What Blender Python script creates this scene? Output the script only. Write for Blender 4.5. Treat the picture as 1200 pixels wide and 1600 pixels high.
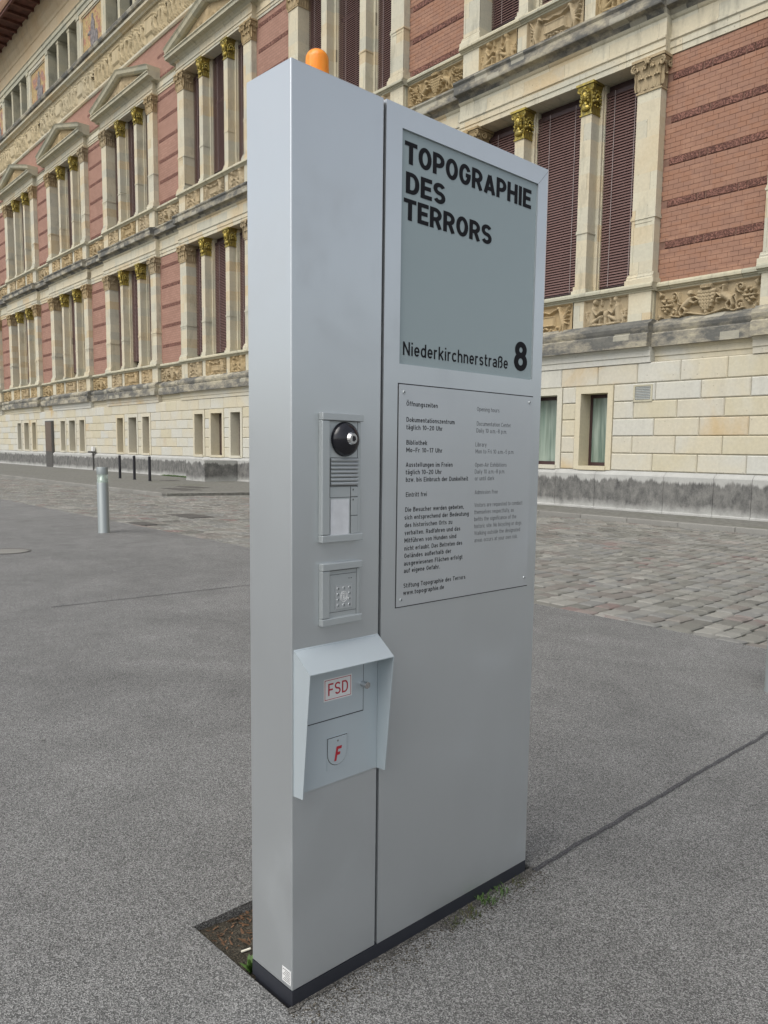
import bpy, math, random
import numpy as np
from mathutils import Matrix, Vector
random.seed(7)
SC = bpy.context.scene
COL = SC.collection
for o in list(bpy.data.objects):
    bpy.data.objects.remove(o)

# ------------------------------------------------------------------ camera
YB = 0.7370090           # angle of the facade against the viewing direction
D = 18.27                # distance of the facade plane in front of the camera
cd = bpy.data.cameras.new('camera')
cam = bpy.data.objects.new('camera', cd)
COL.objects.link(cam)
SC.camera = cam
F_PX, PITCH, ROLL = 1233.466, 0.1122, 0.01684
cd.sensor_fit = 'VERTICAL'
cd.sensor_height = 32.0
cd.lens = F_PX / 1600 * 32.0
cd.shift_x = -(654.23 - 600) / 1600
cd.shift_y = (845.40 - 800) / 1600
cd.clip_end = 2000
cd.clip_start = 0.05
yaw = math.pi / 2 - YB                       # turned to the left of the facade normal
R = Matrix.Rotation(yaw, 3, 'Z') @ Matrix.Rotation(math.pi / 2 - PITCH, 3, 'X') @ Matrix.Rotation(ROLL, 3, 'Z')
cam.matrix_world = Matrix.Translation((0, 0, 1.55)) @ R.to_4x4()

# ------------------------------------------------------------------ light
w = bpy.data.worlds.new('World')
SC.world = w
w.use_nodes = True
nt = w.node_tree
nt.nodes.clear()
sky = nt.nodes.new('ShaderNodeTexSky')
sky.sky_type = 'NISHITA'
sky.sun_disc = False
SUN_EL, SUN_AZ = math.radians(52), math.radians(172)
sky.sun_elevation = SUN_EL
sky.sun_rotation = SUN_AZ
sky.dust_density = 3.0
hs = nt.nodes.new('ShaderNodeHueSaturation')
hs.inputs['Saturation'].default_value = 0.36
bg = nt.nodes.new('ShaderNodeBackground')
bg.inputs['Strength'].default_value = 0.135
wo = nt.nodes.new('ShaderNodeOutputWorld')
nt.links.new(sky.outputs[0], hs.inputs['Color'])
nt.links.new(hs.outputs[0], bg.inputs[0])
nt.links.new(bg.outputs[0], wo.inputs[0])
sl = bpy.data.lights.new('sun', 'SUN')
sl.energy = 0.9
sl.angle = math.radians(50)
sl.color = (1.0, 0.965, 0.91)
sun = bpy.data.objects.new('sun', sl)
COL.objects.link(sun)
sd = Vector((math.sin(SUN_AZ) * math.cos(SUN_EL), math.cos(SUN_AZ) * math.cos(SUN_EL), math.sin(SUN_EL)))
sun.rotation_euler = sd.to_track_quat('Z', 'Y').to_euler()
vs = SC.view_settings
vs.view_transform = 'Standard'
vs.look = 'None'
vs.gamma = 1
vs.use_curve_mapping = False
vs.exposure = 0.62

# ------------------------------------------------------------------ materials
class NB:
    def __init__(s, name, rough=0.8, metal=0.0, spec=None):
        s.m = bpy.data.materials.new(name)
        s.m.use_nodes = True
        s.t = s.m.node_tree
        s.b = s.t.nodes['Principled BSDF']
        s.b.inputs['Roughness'].default_value = rough
        s.b.inputs['Metallic'].default_value = metal
        if spec is not None:
            s.b.inputs['Specular IOR Level'].default_value = spec
        s.pos = s.t.nodes.new('ShaderNodeNewGeometry').outputs['Position']
    def n(s, typ, **kw):
        nd = s.t.nodes.new(typ)
        for k, v in kw.items():
            setattr(nd, k, v)
        return nd
    def l(s, a, b):
        s.t.links.new(a, b)
    def map(s, scale=(1, 1, 1), loc=(0, 0, 0)):
        m = s.n('ShaderNodeMapping')
        m.inputs['Scale'].default_value = scale
        m.inputs['Location'].default_value = loc
        s.l(s.pos, m.inputs['Vector'])
        return m.outputs[0]
    def noise(s, scale, detail=4, rough=0.55, vec=None, dist=0.0):
        nd = s.n('ShaderNodeTexNoise')
        nd.inputs['Scale'].default_value = scale
        nd.inputs['Detail'].default_value = detail
        nd.inputs['Roughness'].default_value = rough
        nd.inputs['Distortion'].default_value = dist
        s.l(vec if vec is not None else s.pos, nd.inputs['Vector'])
        return nd.outputs['Fac']
    def voro(s, scale, out='Distance', vec=None, feature='F1'):
        nd = s.n('ShaderNodeTexVoronoi')
        nd.feature = feature
        nd.inputs['Scale'].default_value = scale
        s.l(vec if vec is not None else s.pos, nd.inputs['Vector'])
        return nd.outputs[out]
    def ramp(s, fac, stops, interp='LINEAR'):
        r = s.n('ShaderNodeValToRGB')
        r.color_ramp.interpolation = interp
        e = r.color_ramp.elements
        while len(e) < len(stops):
            e.new(0.5)
        for el, (p, c) in zip(e, stops):
            el.position = p
            if isinstance(c, (int, float)):
                c = (c, c, c)
            el.color = (*c, 1)
        s.l(fac, r.inputs[0])
        return r.outputs[0]
    def mix(s, fac, a, b, mode='MIX'):
        m = s.n('ShaderNodeMix', data_type='RGBA', blend_type=mode)
        for inp, v in ((m.inputs[0], fac), (m.inputs[6], a), (m.inputs[7], b)):
            if hasattr(v, 'links'):
                s.l(v, inp)
            elif isinstance(v, (int, float)):
                inp.default_value = v if inp == m.inputs[0] else (v, v, v, 1)
            else:
                inp.default_value = (*v, 1)
        return m.outputs[2]
    def math(s, op, a, b=0.0, c=None):
        m = s.n('ShaderNodeMath', operation=op)
        for i, v in enumerate((a, b, c)):
            if v is None:
                continue
            if hasattr(v, 'links'):
                s.l(v, m.inputs[i])
            else:
                m.inputs[i].default_value = v
        return m.outputs[0]
    def xyz(s):
        x = s.n('ShaderNodeSeparateXYZ')
        s.l(s.pos, x.inputs[0])
        return x.outputs
    def rnd(s):
        return s.n('ShaderNodeObjectInfo').outputs['Random']
    def col(s, c):
        if hasattr(c, 'links'):
            s.l(c, s.b.inputs['Base Color'])
        else:
            s.b.inputs['Base Color'].default_value = (*c, 1)
    def bump(s, h, strength=0.3, dist=0.01):
        b = s.n('ShaderNodeBump')
        b.inputs['Strength'].default_value = strength
        b.inputs['Distance'].default_value = dist
        s.l(h, b.inputs['Height'])
        s.l(b.outputs[0], s.b.inputs['Normal'])

MATS = {}
def plain(name, c, rough=0.6, metal=0.0, spec=None, var=0.12, scale=6):
    k = NB(name, rough, metal, spec)
    f = k.noise(scale, 4)
    k.col(k.mix(k.ramp(f, [(0.3, 0), (0.7, 1)]), tuple(x * (1 - var) for x in c), tuple(min(1, x * (1 + var)) for x in c)))
    MATS[name] = k.m
    return k

def stone(name, stops, dirt=(0.16, 0.15, 0.12), dirt_amt=0.55, pocks=0.6, patch=0.5, bump=0.35, blockrand=1.0, cell=None):
    """weathered sandstone: tone per block, ochre and grey clouds, soot patches, pock marks"""
    k = NB(name, 0.9, 0, 0.25)
    a = k.noise(0.45, 5, 0.6, dist=0.4)
    rsrc = k.rnd()
    if cell:
        xs = k.math('ADD', k.math('MULTIPLY', k.xyz()[0], 1.0 / cell), k.math('MULTIPLY', k.math('FLOOR', k.math('MULTIPLY', k.xyz()[2], 2.3)), 0.37))
        wn_ = k.n('ShaderNodeTexWhiteNoise', noise_dimensions='2D')
        cc_ = k.n('ShaderNodeCombineXYZ')
        k.l(k.math('FLOOR', xs), cc_.inputs[0]); k.l(k.math('FLOOR', k.math('MULTIPLY', k.xyz()[2], 2.3)), cc_.inputs[1])
        k.l(cc_.outputs[0], wn_.inputs['Vector'])
        rsrc = wn_.outputs[0]
    rr = k.math('ADD', k.math('MULTIPLY', rsrc, blockrand * 0.62), k.math('MULTIPLY', a, 1 - blockrand * 0.5))
    c = k.ramp(rr, stops)
    fine = k.noise(14, 6, 0.65)
    c = k.mix(0.35, c, k.mix(fine, 0.45, 1.35), 'MULTIPLY')
    d = k.noise(1.7, 7, 0.68, vec=k.map((1.9, 1, 0.42)))
    c = k.mix(k.ramp(d, [(0.53, 0), (0.74, dirt_amt)]), c, dirt)
    if cell:
        jt = k.math('LESS_THAN', k.math('FRACT', xs), 0.006)
        c = k.mix(k.math('MULTIPLY', jt, 0.7), c, (0.14, 0.12, 0.09))
    p = k.voro(7.0)
    gate = k.ramp(k.noise(0.9, 2), [(0.44, 0), (0.56, 1)])
    pk = k.math('MULTIPLY', k.ramp(p, [(0.06, 1), (0.13, 0)]), gate)
    c = k.mix(k.math('MULTIPLY', pk, pocks), c, (0.13, 0.10, 0.07))
    k.col(c)
    h = k.math('SUBTRACT', k.math('MULTIPLY', fine, 0.5), k.math('MULTIPLY', pk, 1.5))
    k.bump(h, bump, 0.012)
    MATS[name] = k.m
    return k

CREAM = [(0.10, (0.54, 0.50, 0.39)), (0.3, (0.52, 0.475, 0.345)), (0.42, (0.54, 0.525, 0.45)), (0.55, (0.52, 0.515, 0.46)), (0.68, (0.55, 0.50, 0.37)), (0.84, (0.53, 0.50, 0.41)), (0.92, (0.52, 0.41, 0.25)), (1.0, (0.48, 0.35, 0.19))]
PALE = [(0.1, (0.54, 0.50, 0.38)), (0.35, (0.57, 0.51, 0.37)), (0.5, (0.48, 0.465, 0.375)), (0.68, (0.58, 0.54, 0.41)), (0.88, (0.54, 0.44, 0.28)), (0.95, (0.49, 0.47, 0.385))]
CELL = 1.5
stone('sandstone', PALE, dirt_amt=0.5, cell=1.45)
stone('ashlar', CREAM, dirt_amt=0.14, pocks=0.5, blockrand=1.0)
stone('surround_stone', [(0.2, (0.58, 0.53, 0.40)), (0.5, (0.54, 0.52, 0.43)), (0.9, (0.57, 0.50, 0.34))], dirt_amt=0.12, pocks=0.2)
stone('relief_stone', [(0.2, (0.34, 0.26, 0.14)), (0.5, (0.42, 0.32, 0.18)), (0.8, (0.38, 0.31, 0.20))], dirt=(0.10, 0.08, 0.05), dirt_amt=0.5, pocks=0.0)
stone('warm_stone', [(0.2, (0.48, 0.38, 0.22)), (0.5, (0.46, 0.34, 0.20)), (0.8, (0.50, 0.43, 0.30))], dirt_amt=0.4, pocks=0)
stone('pale_relief', [(0.2, (0.44, 0.36, 0.22)), (0.5, (0.50, 0.42, 0.27)), (0.8, (0.42, 0.37, 0.26))], dirt=(0.14, 0.12, 0.07), dirt_amt=0.6, pocks=0.0)
stone('grey_stone', [(0.2, (0.44, 0.42, 0.32)), (0.5, (0.50, 0.46, 0.33)), (0.8, (0.40, 0.39, 0.30))], dirt_amt=0.7, cell=1.9)
# soot-blackened string course with pale repaired pieces
k = NB('sooty_stone', 0.9, 0, 0.25)
a = k.noise(0.9, 8, 0.72, vec=k.map((1, 1, 2.2)))
c = k.ramp(a, [(0.36, (0.44, 0.40, 0.29)), (0.46, (0.27, 0.25, 0.20)), (0.56, (0.12, 0.12, 0.11)), (0.75, (0.19, 0.185, 0.16))])
bl = k.n('ShaderNodeTexWhiteNoise', noise_dimensions='1D')
k.l(k.math('ADD', k.math('FLOOR', k.math('MULTIPLY', k.xyz()[0], 2.1)), k.math('MULTIPLY', k.math('FLOOR', k.math('MULTIPLY', k.xyz()[2], 5.3)), 37.7)), bl.inputs['W'])
bl2 = k.math('GREATER_THAN', bl.outputs[0], 0.91)
c = k.mix(k.math('MULTIPLY', bl2, 0.7), c, (0.42, 0.40, 0.32))
c = k.mix(0.35, c, k.mix(k.noise(20, 5), 0.45, 1.35), 'MULTIPLY')
k.col(c)
k.bump(k.noise(25, 6, 0.7), 0.35, 0.012)
MATS['sooty_stone'] = k.m
# plinth with black rising stain, ragged at the top
k = NB('plinth_stone', 0.9, 0, 0.25)
X, Y, Z = k.xyz()
rag = k.math('ADD', k.math('MULTIPLY', k.noise(3.2, 2, 0.5, vec=k.map((1, 1, 0.05))), 0.42), k.math('MULTIPLY', k.noise(21, 3, 0.7, vec=k.map((1, 1, 0.08))), 0.24))
rag2 = k.math('MULTIPLY', k.noise(0.5, 3, vec=k.map((1, 1, 0.01))), 0.25)
top = k.math('ADD', Z, k.math('ADD', rag, rag2))
dark = k.ramp(k.math('SUBTRACT', top, 0.42), [(0.90, 1), (0.97, 0)])
low = k.math('ADD', Z, k.math('MULTIPLY', k.noise(1.6, 6, 0.7), 0.45))
lowr = k.ramp(low, [(0.36, 0), (0.58, 1)])
dk = k.math('MULTIPLY', dark, lowr)
c = k.mix(k.noise(2.5, 6, 0.65), (0.50, 0.50, 0.47), (0.30, 0.30, 0.28))
cd2 = k.mix(k.ramp(k.noise(3.1, 8, 0.78, vec=k.map((1.6, 1, 1.0))), [(0.35, 0), (0.72, 1)]), (0.085, 0.085, 0.082), (0.26, 0.255, 0.235))
c = k.mix(dk, c, cd2)
c = k.mix(0.3, c, k.mix(k.noise(30, 5), 0.5, 1.3), 'MULTIPLY')
k.col(c)
k.bump(k.noise(30, 6, 0.7), 0.3, 0.01)
MATS['plinth_stone'] = k.m
# clay bricks (single pieces) and far brickwork (pattern)
BR = [(0.0, (0.27, 0.148, 0.098)), (0.35, (0.32, 0.175, 0.116)), (0.6, (0.29, 0.168, 0.120)), (0.8, (0.35, 0.20, 0.136)), (1.0, (0.25, 0.152, 0.115))]
k = NB('brick_clay', 0.88, 0, 0.2)
# hash per brick by position so that joined bricks vary too
bx = k.math('FLOOR', k.math('MULTIPLY', k.xyz()[0], 3.571))
bz = k.math('FLOOR', k.math('MULTIPLY', k.xyz()[2], 8.66))
wn = k.n('ShaderNodeTexWhiteNoise', noise_dimensions='2D')
cb = k.n('ShaderNodeCombineXYZ')
k.l(bx, cb.inputs[0]); k.l(bz, cb.inputs[1]); k.l(cb.outputs[0], wn.inputs['Vector'])
f = k.math('ADD', k.math('MULTIPLY', wn.outputs[0], 0.5), k.math('MULTIPLY', k.noise(0.8, 4), 0.6))
c = k.ramp(f, BR)
c = k.mix(0.3, c, k.mix(k.noise(35, 5), 0.55, 1.3), 'MULTIPLY')
k.col(c)
k.bump(k.noise(50, 5, 0.7), 0.25, 0.006)
MATS['brick_clay'] = k.m
k = NB('brickwork', 0.9, 0, 0.2)
cb = k.n('ShaderNodeCombineXYZ')
k.l(k.xyz()[0], cb.inputs[0]); k.l(k.xyz()[2], cb.inputs[1])
bt = k.n('ShaderNodeTexBrick')
k.l(cb.outputs[0], bt.inputs['Vector'])
bt.inputs['Scale'].default_value = 1.0
bt.inputs['Brick Width'].default_value = 0.28
bt.inputs['Row Height'].default_value = 0.1155
bt.inputs['Mortar Size'].default_value = 0.007
bt.inputs['Color1'].default_value = (0.315, 0.182, 0.136, 1)
bt.inputs['Color2'].default_value = (0.36, 0.212, 0.160, 1)
bt.inputs['Mortar'].default_value = (0.225, 0.14, 0.11, 1)
c = k.mix(0.4, bt.outputs[0], k.mix(k.noise(0.9, 5), 0.55, 1.35), 'MULTIPLY')
k.col(c)
k.bump(bt.outputs[1], -0.4, 0.01)
MATS['brickwork'] = k.m
plain('joint_stone', (0.30, 0.27, 0.20), 0.95, var=0.25)
plain('mortar', (0.20, 0.115, 0.085), 0.95, var=0.25)
k = NB('terracotta', 0.85, 0, 0.2)
og_ = k.ramp(k.noise(13, 2, 0.5, dist=2.2), [(0.40, 0), (0.56, 1)])
c = k.mix(og_, (0.105, 0.052, 0.042), (0.25, 0.125, 0.095))
k.col(k.mix(0.5, c, k.mix(k.noise(1.2, 4), 0.6, 1.35), 'MULTIPLY'))
k.bump(og_, 0.8, 0.02)
MATS['terracotta'] = k.m
# blinds, wood, glass
k = NB('blind_slat', 0.55)
k.col(k.mix(k.noise(3, 3), (0.118, 0.066, 0.058), (0.165, 0.094, 0.083)))
MATS['blind_slat'] = k.m
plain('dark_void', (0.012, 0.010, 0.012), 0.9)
plain('cord', (0.30, 0.25, 0.24), 0.8)
plain('shutter', (0.12, 0.088, 0.064), 0.6)
plain('dark_wood', (0.045, 0.022, 0.022), 0.45)
plain('dark_glass', (0.02, 0.022, 0.024), 0.08)
k = NB('curtain_glass', 0.06, 0, 0.5)
k.col(k.ramp(k.noise(1.2, 3, vec=k.map((3.0, 1, 0.25))), [(0.35, (0.10, 0.15, 0.12)), (0.52, (0.30, 0.36, 0.31)), (0.7, (0.20, 0.27, 0.23))]))
MATS['curtain_glass'] = k.m
k = NB('gilding', 0.46, 0.75)
k.col(k.mix(k.ramp(k.noise(9, 4), [(0.4, 0), (0.65, 1)]), (0.44, 0.34, 0.075), (0.26, 0.215, 0.08)))
MATS['gilding'] = k.m
# mosaic
k = NB('mosaic', 0.6)
v = k.n('ShaderNodeTexVoronoi'); v.inputs['Scale'].default_value = 9
k.l(k.pos, v.inputs['Vector'])
k.col(k.mix(0.55, k.ramp(k.noise(1.4, 5, 0.7), [(0.3, (0.30, 0.20, 0.09)), (0.48, (0.42, 0.30, 0.12)), (0.56, (0.34, 0.13, 0.08)), (0.68, (0.20, 0.22, 0.20))]), k.mix(v.outputs['Distance'], 0.35, 1.5), 'MULTIPLY'))
MATS['mosaic'] = k.m
plain('mosaic_robe', (0.17, 0.15, 0.14), 0.6, var=0.7, scale=5)
k = plain('eave_soffit', (0.10, 0.038, 0.026), 0.8, var=0.5, scale=2.5)
plain('eave_edge', (0.33, 0.19, 0.11), 0.7)
# asphalt
def asphalt(name, dark, light, big=0.28):
    k = NB(name, 0.86, 0, 0.35)
    g = k.voro(300, 'Color')
    sep = k.n('ShaderNodeSeparateColor'); k.l(g, sep.inputs[0])
    g2 = k.noise(240, 5, 0.85)
    f = k.math('ADD', k.math('MULTIPLY', sep.outputs[0], 0.5), k.math('MULTIPLY', g2, 0.6))
    c = k.ramp(f, [(0.25, dark), (0.5, tuple((a + b) * 0.36 for a, b in zip(dark, light))), (0.75, light), (0.92, tuple(min(1, x * 1.7) for x in light))])
    b1 = k.noise(0.55, 7, 0.66, dist=0.9)
    b2 = k.noise(2.8, 5, 0.7)
    c = k.mix(0.85, c, k.mix(k.ramp(k.math('ADD', k.math('MULTIPLY', b1, 0.6), k.math('MULTIPLY', b2, 0.4)), [(0.35, 0), (0.65, 1)]), 1 - big, 1 + big * 0.55), 'MULTIPLY')
    st = k.ramp(k.noise(7.5, 3, 0.5), [(0.69, 0), (0.74, 1)])
    c = k.mix(k.math('MULTIPLY', st, 0.22), c, 0.05)
    k.col(c)
    h = k.math('ADD', k.voro(300, 'Distance'), k.math('MULTIPLY', g2, 1.2))
    k.bump(h, 0.7, 0.005)
    MATS[name] = k.m
asphalt('asphalt', (0.044, 0.044, 0.042), (0.322, 0.321, 0.308), 0.30)
asphalt('tar', (0.03, 0.03, 0.033), (0.13, 0.13, 0.135))
asphalt('soil', (0.012, 0.010, 0.006), (0.11, 0.095, 0.068), 0.5)
asphalt('soil_edge', (0.018, 0.017, 0.014), (0.19, 0.182, 0.165), 0.6)
def rockmat(name, stops, scale=3.0, rnd=0.7):
    k = NB(name, 0.85, 0, 0.3)
    wn = k.voro(scale, 'Color')
    sep = k.n('ShaderNodeSeparateColor'); k.l(wn, sep.inputs[0])
    f = k.math('ADD', k.math('MULTIPLY', k.rnd(), rnd), k.math('MULTIPLY', sep.outputs[0], 1 - rnd))
    c = k.ramp(f, stops)
    c = k.mix(0.4, c, k.mix(k.noise(40, 6, 0.75), 0.4, 1.45), 'MULTIPLY')
    c = k.mix(0.5, c, k.mix(k.noise(0.6, 4), 0.6, 1.3), 'MULTIPLY')
    k.col(c)
    k.bump(k.noise(60, 6, 0.7), 0.4, 0.006)
    MATS[name] = k.m
CS = [(0.0, (0.145, 0.142, 0.125)), (0.2, (0.215, 0.212, 0.185)), (0.45, (0.195, 0.195, 0.182)), (0.65, (0.27, 0.265, 0.235)), (0.85, (0.195, 0.18, 0.158)), (0.945, (0.185, 0.172, 0.155)), (0.97, (0.20, 0.15, 0.135)), (1.0, (0.30, 0.295, 0.265))]
rockmat('cobble_single', CS, 4, 0.95)
rockmat('cobble_mass', CS, 3.2, 0.0)
rockmat('granite', [(0, (0.21, 0.205, 0.185)), (1, (0.28, 0.275, 0.25))], 1, 0.8)
k = plain('joint_dirt', (0.032, 0.031, 0.02), 0.95, var=0.4, scale=4)
k = NB('mosaic_paving', 0.9)
c = k.mix(k.voro(9, 'Distance'), (0.20, 0.197, 0.175), (0.11, 0.108, 0.094))
c = k.mix(k.ramp(k.noise(0.45, 5, 0.65), [(0.50, 0), (0.66, 0.3)]), c, (0.10, 0.11, 0.06))
k.col(c)
k.bump(k.voro(9, 'Distance'), -0.5, 0.02)
MATS['mosaic_paving'] = k.m
# sign metals
def metal(name, c, rough, m=0.85, streak=0.06):
    k = NB(name, rough, m)
    f = k.noise(2.2, 5, 0.6, vec=k.map((1, 1, 0.35)))
    k.col(k.mix(f, tuple(x * (1 - streak) for x in c), tuple(x * (1 + streak) for x in c)))
    sm = k.noise(3.0, 6, 0.65, dist=0.5)
    k.l(k.ramp(sm, [(0.3, rough - 0.07), (0.55, rough), (0.75, rough + 0.14)]), k.b.inputs['Roughness'])
    k.bump(k.noise(500, 2), 0.02, 0.001)
    MATS[name] = k.m
metal('aluminium', (0.58, 0.61, 0.62), 0.35, 0.74, 0.05)
metal('plate_metal', (0.58, 0.605, 0.615), 0.42, 0.72, 0.08)
metal('box_metal', (0.50, 0.56, 0.585), 0.48, 0.45)
metal('unit_metal', (0.47, 0.50, 0.50), 0.45, 0.55)
metal('bollard_metal', (0.27, 0.295, 0.29), 0.5, 0.5)
plain('plinth_dark', (0.035, 0.038, 0.048), 0.4, 0.3)
k = NB('back_painted_glass', 0.22, 0, 0.4)
k.col(k.mix(k.noise(1.5, 3), (0.285, 0.345, 0.350), (0.305, 0.365, 0.370)))
MATS['back_painted_glass'] = k.m
plain('black_print', (0.008, 0.008, 0.010), 0.6, 0, 0.2)
plain('grey_print', (0.09, 0.095, 0.10), 0.5)
plain('red_print', (0.42, 0.015, 0.03), 0.4)
plain('white_film', (0.72, 0.72, 0.70), 0.35, var=0.03)
plain('paper', (0.62, 0.63, 0.64), 0.25, var=0.08, scale=30)
plain('black_plastic', (0.012, 0.012, 0.016), 0.14)
plain('chrome', (0.6, 0.6, 0.6), 0.22, 1.0)
plain('seam_dark', (0.02, 0.02, 0.022), 0.7)
k = NB('amber_plastic', 0.12)
k.col((1.0, 0.31, 0.01))
k.b.inputs['Transmission Weight'].default_value = 0.12
k.b.inputs['Subsurface Weight'].default_value = 0.6
k.b.inputs['Subsurface Radius'].default_value = (0.05, 0.02, 0.005)
wv = k.n('ShaderNodeTexWave'); wv.wave_type = 'BANDS'; wv.bands_direction = 'Y'
wv.inputs['Scale'].default_value = 110
k.l(k.pos, wv.inputs['Vector'])
k.bump(wv.outputs[1], 0.25, 0.002)
MATS['amber_plastic'] = k.m
plain('black_paint', (0.012, 0.012, 0.016), 0.4)
k = NB('lens_plastic', 0.1)
k.col((0.75, 0.85, 0.78)); k.b.inputs['Transmission Weight'].default_value = 0.7
MATS['lens_plastic'] = k.m
plain('reflector', (0.75, 0.8, 0.75), 0.25, 0.4)
k = NB('leaf_green', 0.6)
k.col(k.mix(k.noise(60, 3), (0.03, 0.075, 0.012), (0.09, 0.17, 0.03)))
MATS['leaf_green'] = k.m
k = NB('moss', 0.9)
k.col(k.ramp(k.noise(45, 5), [(0.35, (0.03, 0.05, 0.012)), (0.55, (0.07, 0.075, 0.02)), (0.7, (0.11, 0.06, 0.02))]))
MATS['moss'] = k.m
plain('dry_leaf', (0.13, 0.07, 0.035), 0.8, var=0.5, scale=60)
plain('iron', (0.10, 0.096, 0.088), 0.7, 0.3, var=0.3, scale=20)
plain('grit', (0.17, 0.16, 0.14), 0.85, var=0.7, scale=80)
plain('cork_paper', (0.75, 0.72, 0.6), 0.7)

# ------------------------------------------------------------------ mesh helpers
class MB:
    """collects geometry; coordinates are plain local x, y, z"""
    def __init__(s):
        s.v = []; s.f = []
    def add(s, vs, fs):
        n = len(s.v)
        s.v.extend(vs)
        s.f.extend([tuple(i + n for i in f) for f in fs])
        return s
    def box(s, x0, x1, y0, y1, z0, z1):
        vs = [(x, y, z) for x in (x0, x1) for y in (y0, y1) for z in (z0, z1)]
        return s.add(vs, [(0, 1, 3, 2), (4, 6, 7, 5), (0, 4, 5, 1), (2, 3, 7, 6), (0, 2, 6, 4), (1, 5, 7, 3)])
    def cyl(s, p0, p1, r0, r1=None, n=12, cap=True):
        r1 = r0 if r1 is None else r1
        p0 = Vector(p0); p1 = Vector(p1)
        d = (p1 - p0).normalized()
        a = d.orthogonal().normalized(); b = d.cross(a)
        vs = []
        for p, r in ((p0, r0), (p1, r1)):
            for i in range(n):
                t = 2 * math.pi * i / n
                vs.append(tuple(p + (a * math.cos(t) + b * math.sin(t)) * r))
        fs = [(i, (i + 1) % n, n + (i + 1) % n, n + i) for i in range(n)]
        if cap:
            fs += [tuple(range(n))[::-1], tuple(range(n, 2 * n))]
        return s.add(vs, fs)
    def lathe(s, c, prof, n=24):
        """prof: (r, z) list about a vertical axis"""
        vs = []; m = len(prof)
        for i in range(n):
            t = 2 * math.pi * i / n
            vs += [(c[0] + r * math.cos(t), c[1] + r * math.sin(t), c[2] + z) for r, z in prof]
        fs = [(i * m + j, ((i + 1) % n) * m + j, ((i + 1) % n) * m + j + 1, i * m + j + 1) for i in range(n) for j in range(m - 1)]
        return s.add(vs, fs)
    def ell(s, c, r, n=10, m=7, rot=None):
        vs = []
        for j in range(m + 1):
            ph = math.pi * j / m
            for i in range(n):
                t = 2 * math.pi * i / n
                p = Vector((r[0] * math.sin(ph) * math.cos(t), r[1] * math.sin(ph) * math.sin(t), r[2] * math.cos(ph)))
                if rot is not None:
                    p = rot @ p
                vs.append((c[0] + p[0], c[1] + p[1], c[2] + p[2]))
        fs = [(j * n + i, j * n + (i + 1) % n, (j + 1) * n + (i + 1) % n, (j + 1) * n + i) for j in range(m) for i in range(n)]
        return s.add(vs, fs)
    def prism(s, pts, axis, a0, a1):
        """polygon pts in the two other axes, extruded along axis"""
        n = len(pts)
        def mk(p, a):
            return {'x': (a, p[0], p[1]), 'y': (p[0], a, p[1]), 'z': (p[0], p[1], a)}[axis]
        vs = [mk(p, a0) for p in pts] + [mk(p, a1) for p in pts]
        fs = [(i, (i + 1) % n, n + (i + 1) % n, n + i) for i in range(n)] + [tuple(range(n))[::-1], tuple(range(n, 2 * n))]
        return s.add(vs, fs)
    def chamfer_box(s, x0, x1, y0, y1, z0, z1, b):
        """box whose front (y0) edges are bevelled by b"""
        vs = [(x0, y1, z0), (x1, y1, z0), (x1, y1, z1), (x0, y1, z1),
              (x0, y0 + b, z0), (x1, y0 + b, z0), (x1, y0 + b, z1), (x0, y0 + b, z1),
              (x0 + b, y0, z0 + b), (x1 - b, y0, z0 + b), (x1 - b, y0, z1 - b), (x0 + b, y0, z1 - b)]
        fs = [(0, 1, 5, 4), (1, 2, 6, 5), (2, 3, 7, 6), (3, 0, 4, 7), (4, 5, 9, 8), (5, 6, 10, 9), (6, 7, 11, 10), (7, 4, 8, 11), (8, 9, 10, 11)]
        return s.add(vs, fs)
    def mesh(s, name, mat, smooth=False):
        me = bpy.data.meshes.new(name)
        me.from_pydata(s.v, [], s.f)
        me.materials.append(MATS[mat])
        if smooth:
            me.shade_smooth()
        return me

def obj(name, me, parent=None, loc=(0, 0, 0), rz=0.0):
    o = bpy.data.objects.new(name, me)
    o.location = loc
    if rz:
        o.rotation_euler = (0, 0, rz)
    if parent is not None:
        o.parent = parent
    COL.objects.link(o)
    return o
def tag(o, label=None, cat=None, group=None, kind=None):
    if label: o['label'] = label
    if cat: o['category'] = cat
    if group: o['group'] = group
    if kind: o['kind'] = kind
    return o
def bevel(o, wdt=0.004, seg=2):
    m = o.modifiers.new('bevel', 'BEVEL')
    m.width = wdt; m.segments = seg; m.limit_method = 'ANGLE'; m.angle_limit = math.radians(40)
    return o

# ------------------------------------------------------------------ facade
# facade coordinates: u runs left along the wall (x = -u), o is how far a thing stands proud of the pier fronts (y = D - o)
PITCH_U = 9.84
def U0(k): return 11.45 + PITCH_U * (k - 1)          # right-hand edge of bay k
BAYS = list(range(0, 8))
museum = obj('museum_building', None, loc=(0, D, 0))
tag(museum, 'long red brick and sandstone museum facade with gilded window capitals behind the sign', 'building')
def fo(name, me, u=0.0, z=0.0, o=0.0, parent=museum):
    return obj(name, me, parent, (-u, -o, z))
def fbox(mb, u0, u1, z0, z1, o0, o1):
    return mb.box(-u1, -u0, -o1, -o0, z0, z1)
def fprof(mb, u0, u1, pts):
    """pts: (o, z) polygon extruded along the wall"""
    return mb.prism([(-o, z) for o, z in pts], 'x', -u1, -u0)

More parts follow.
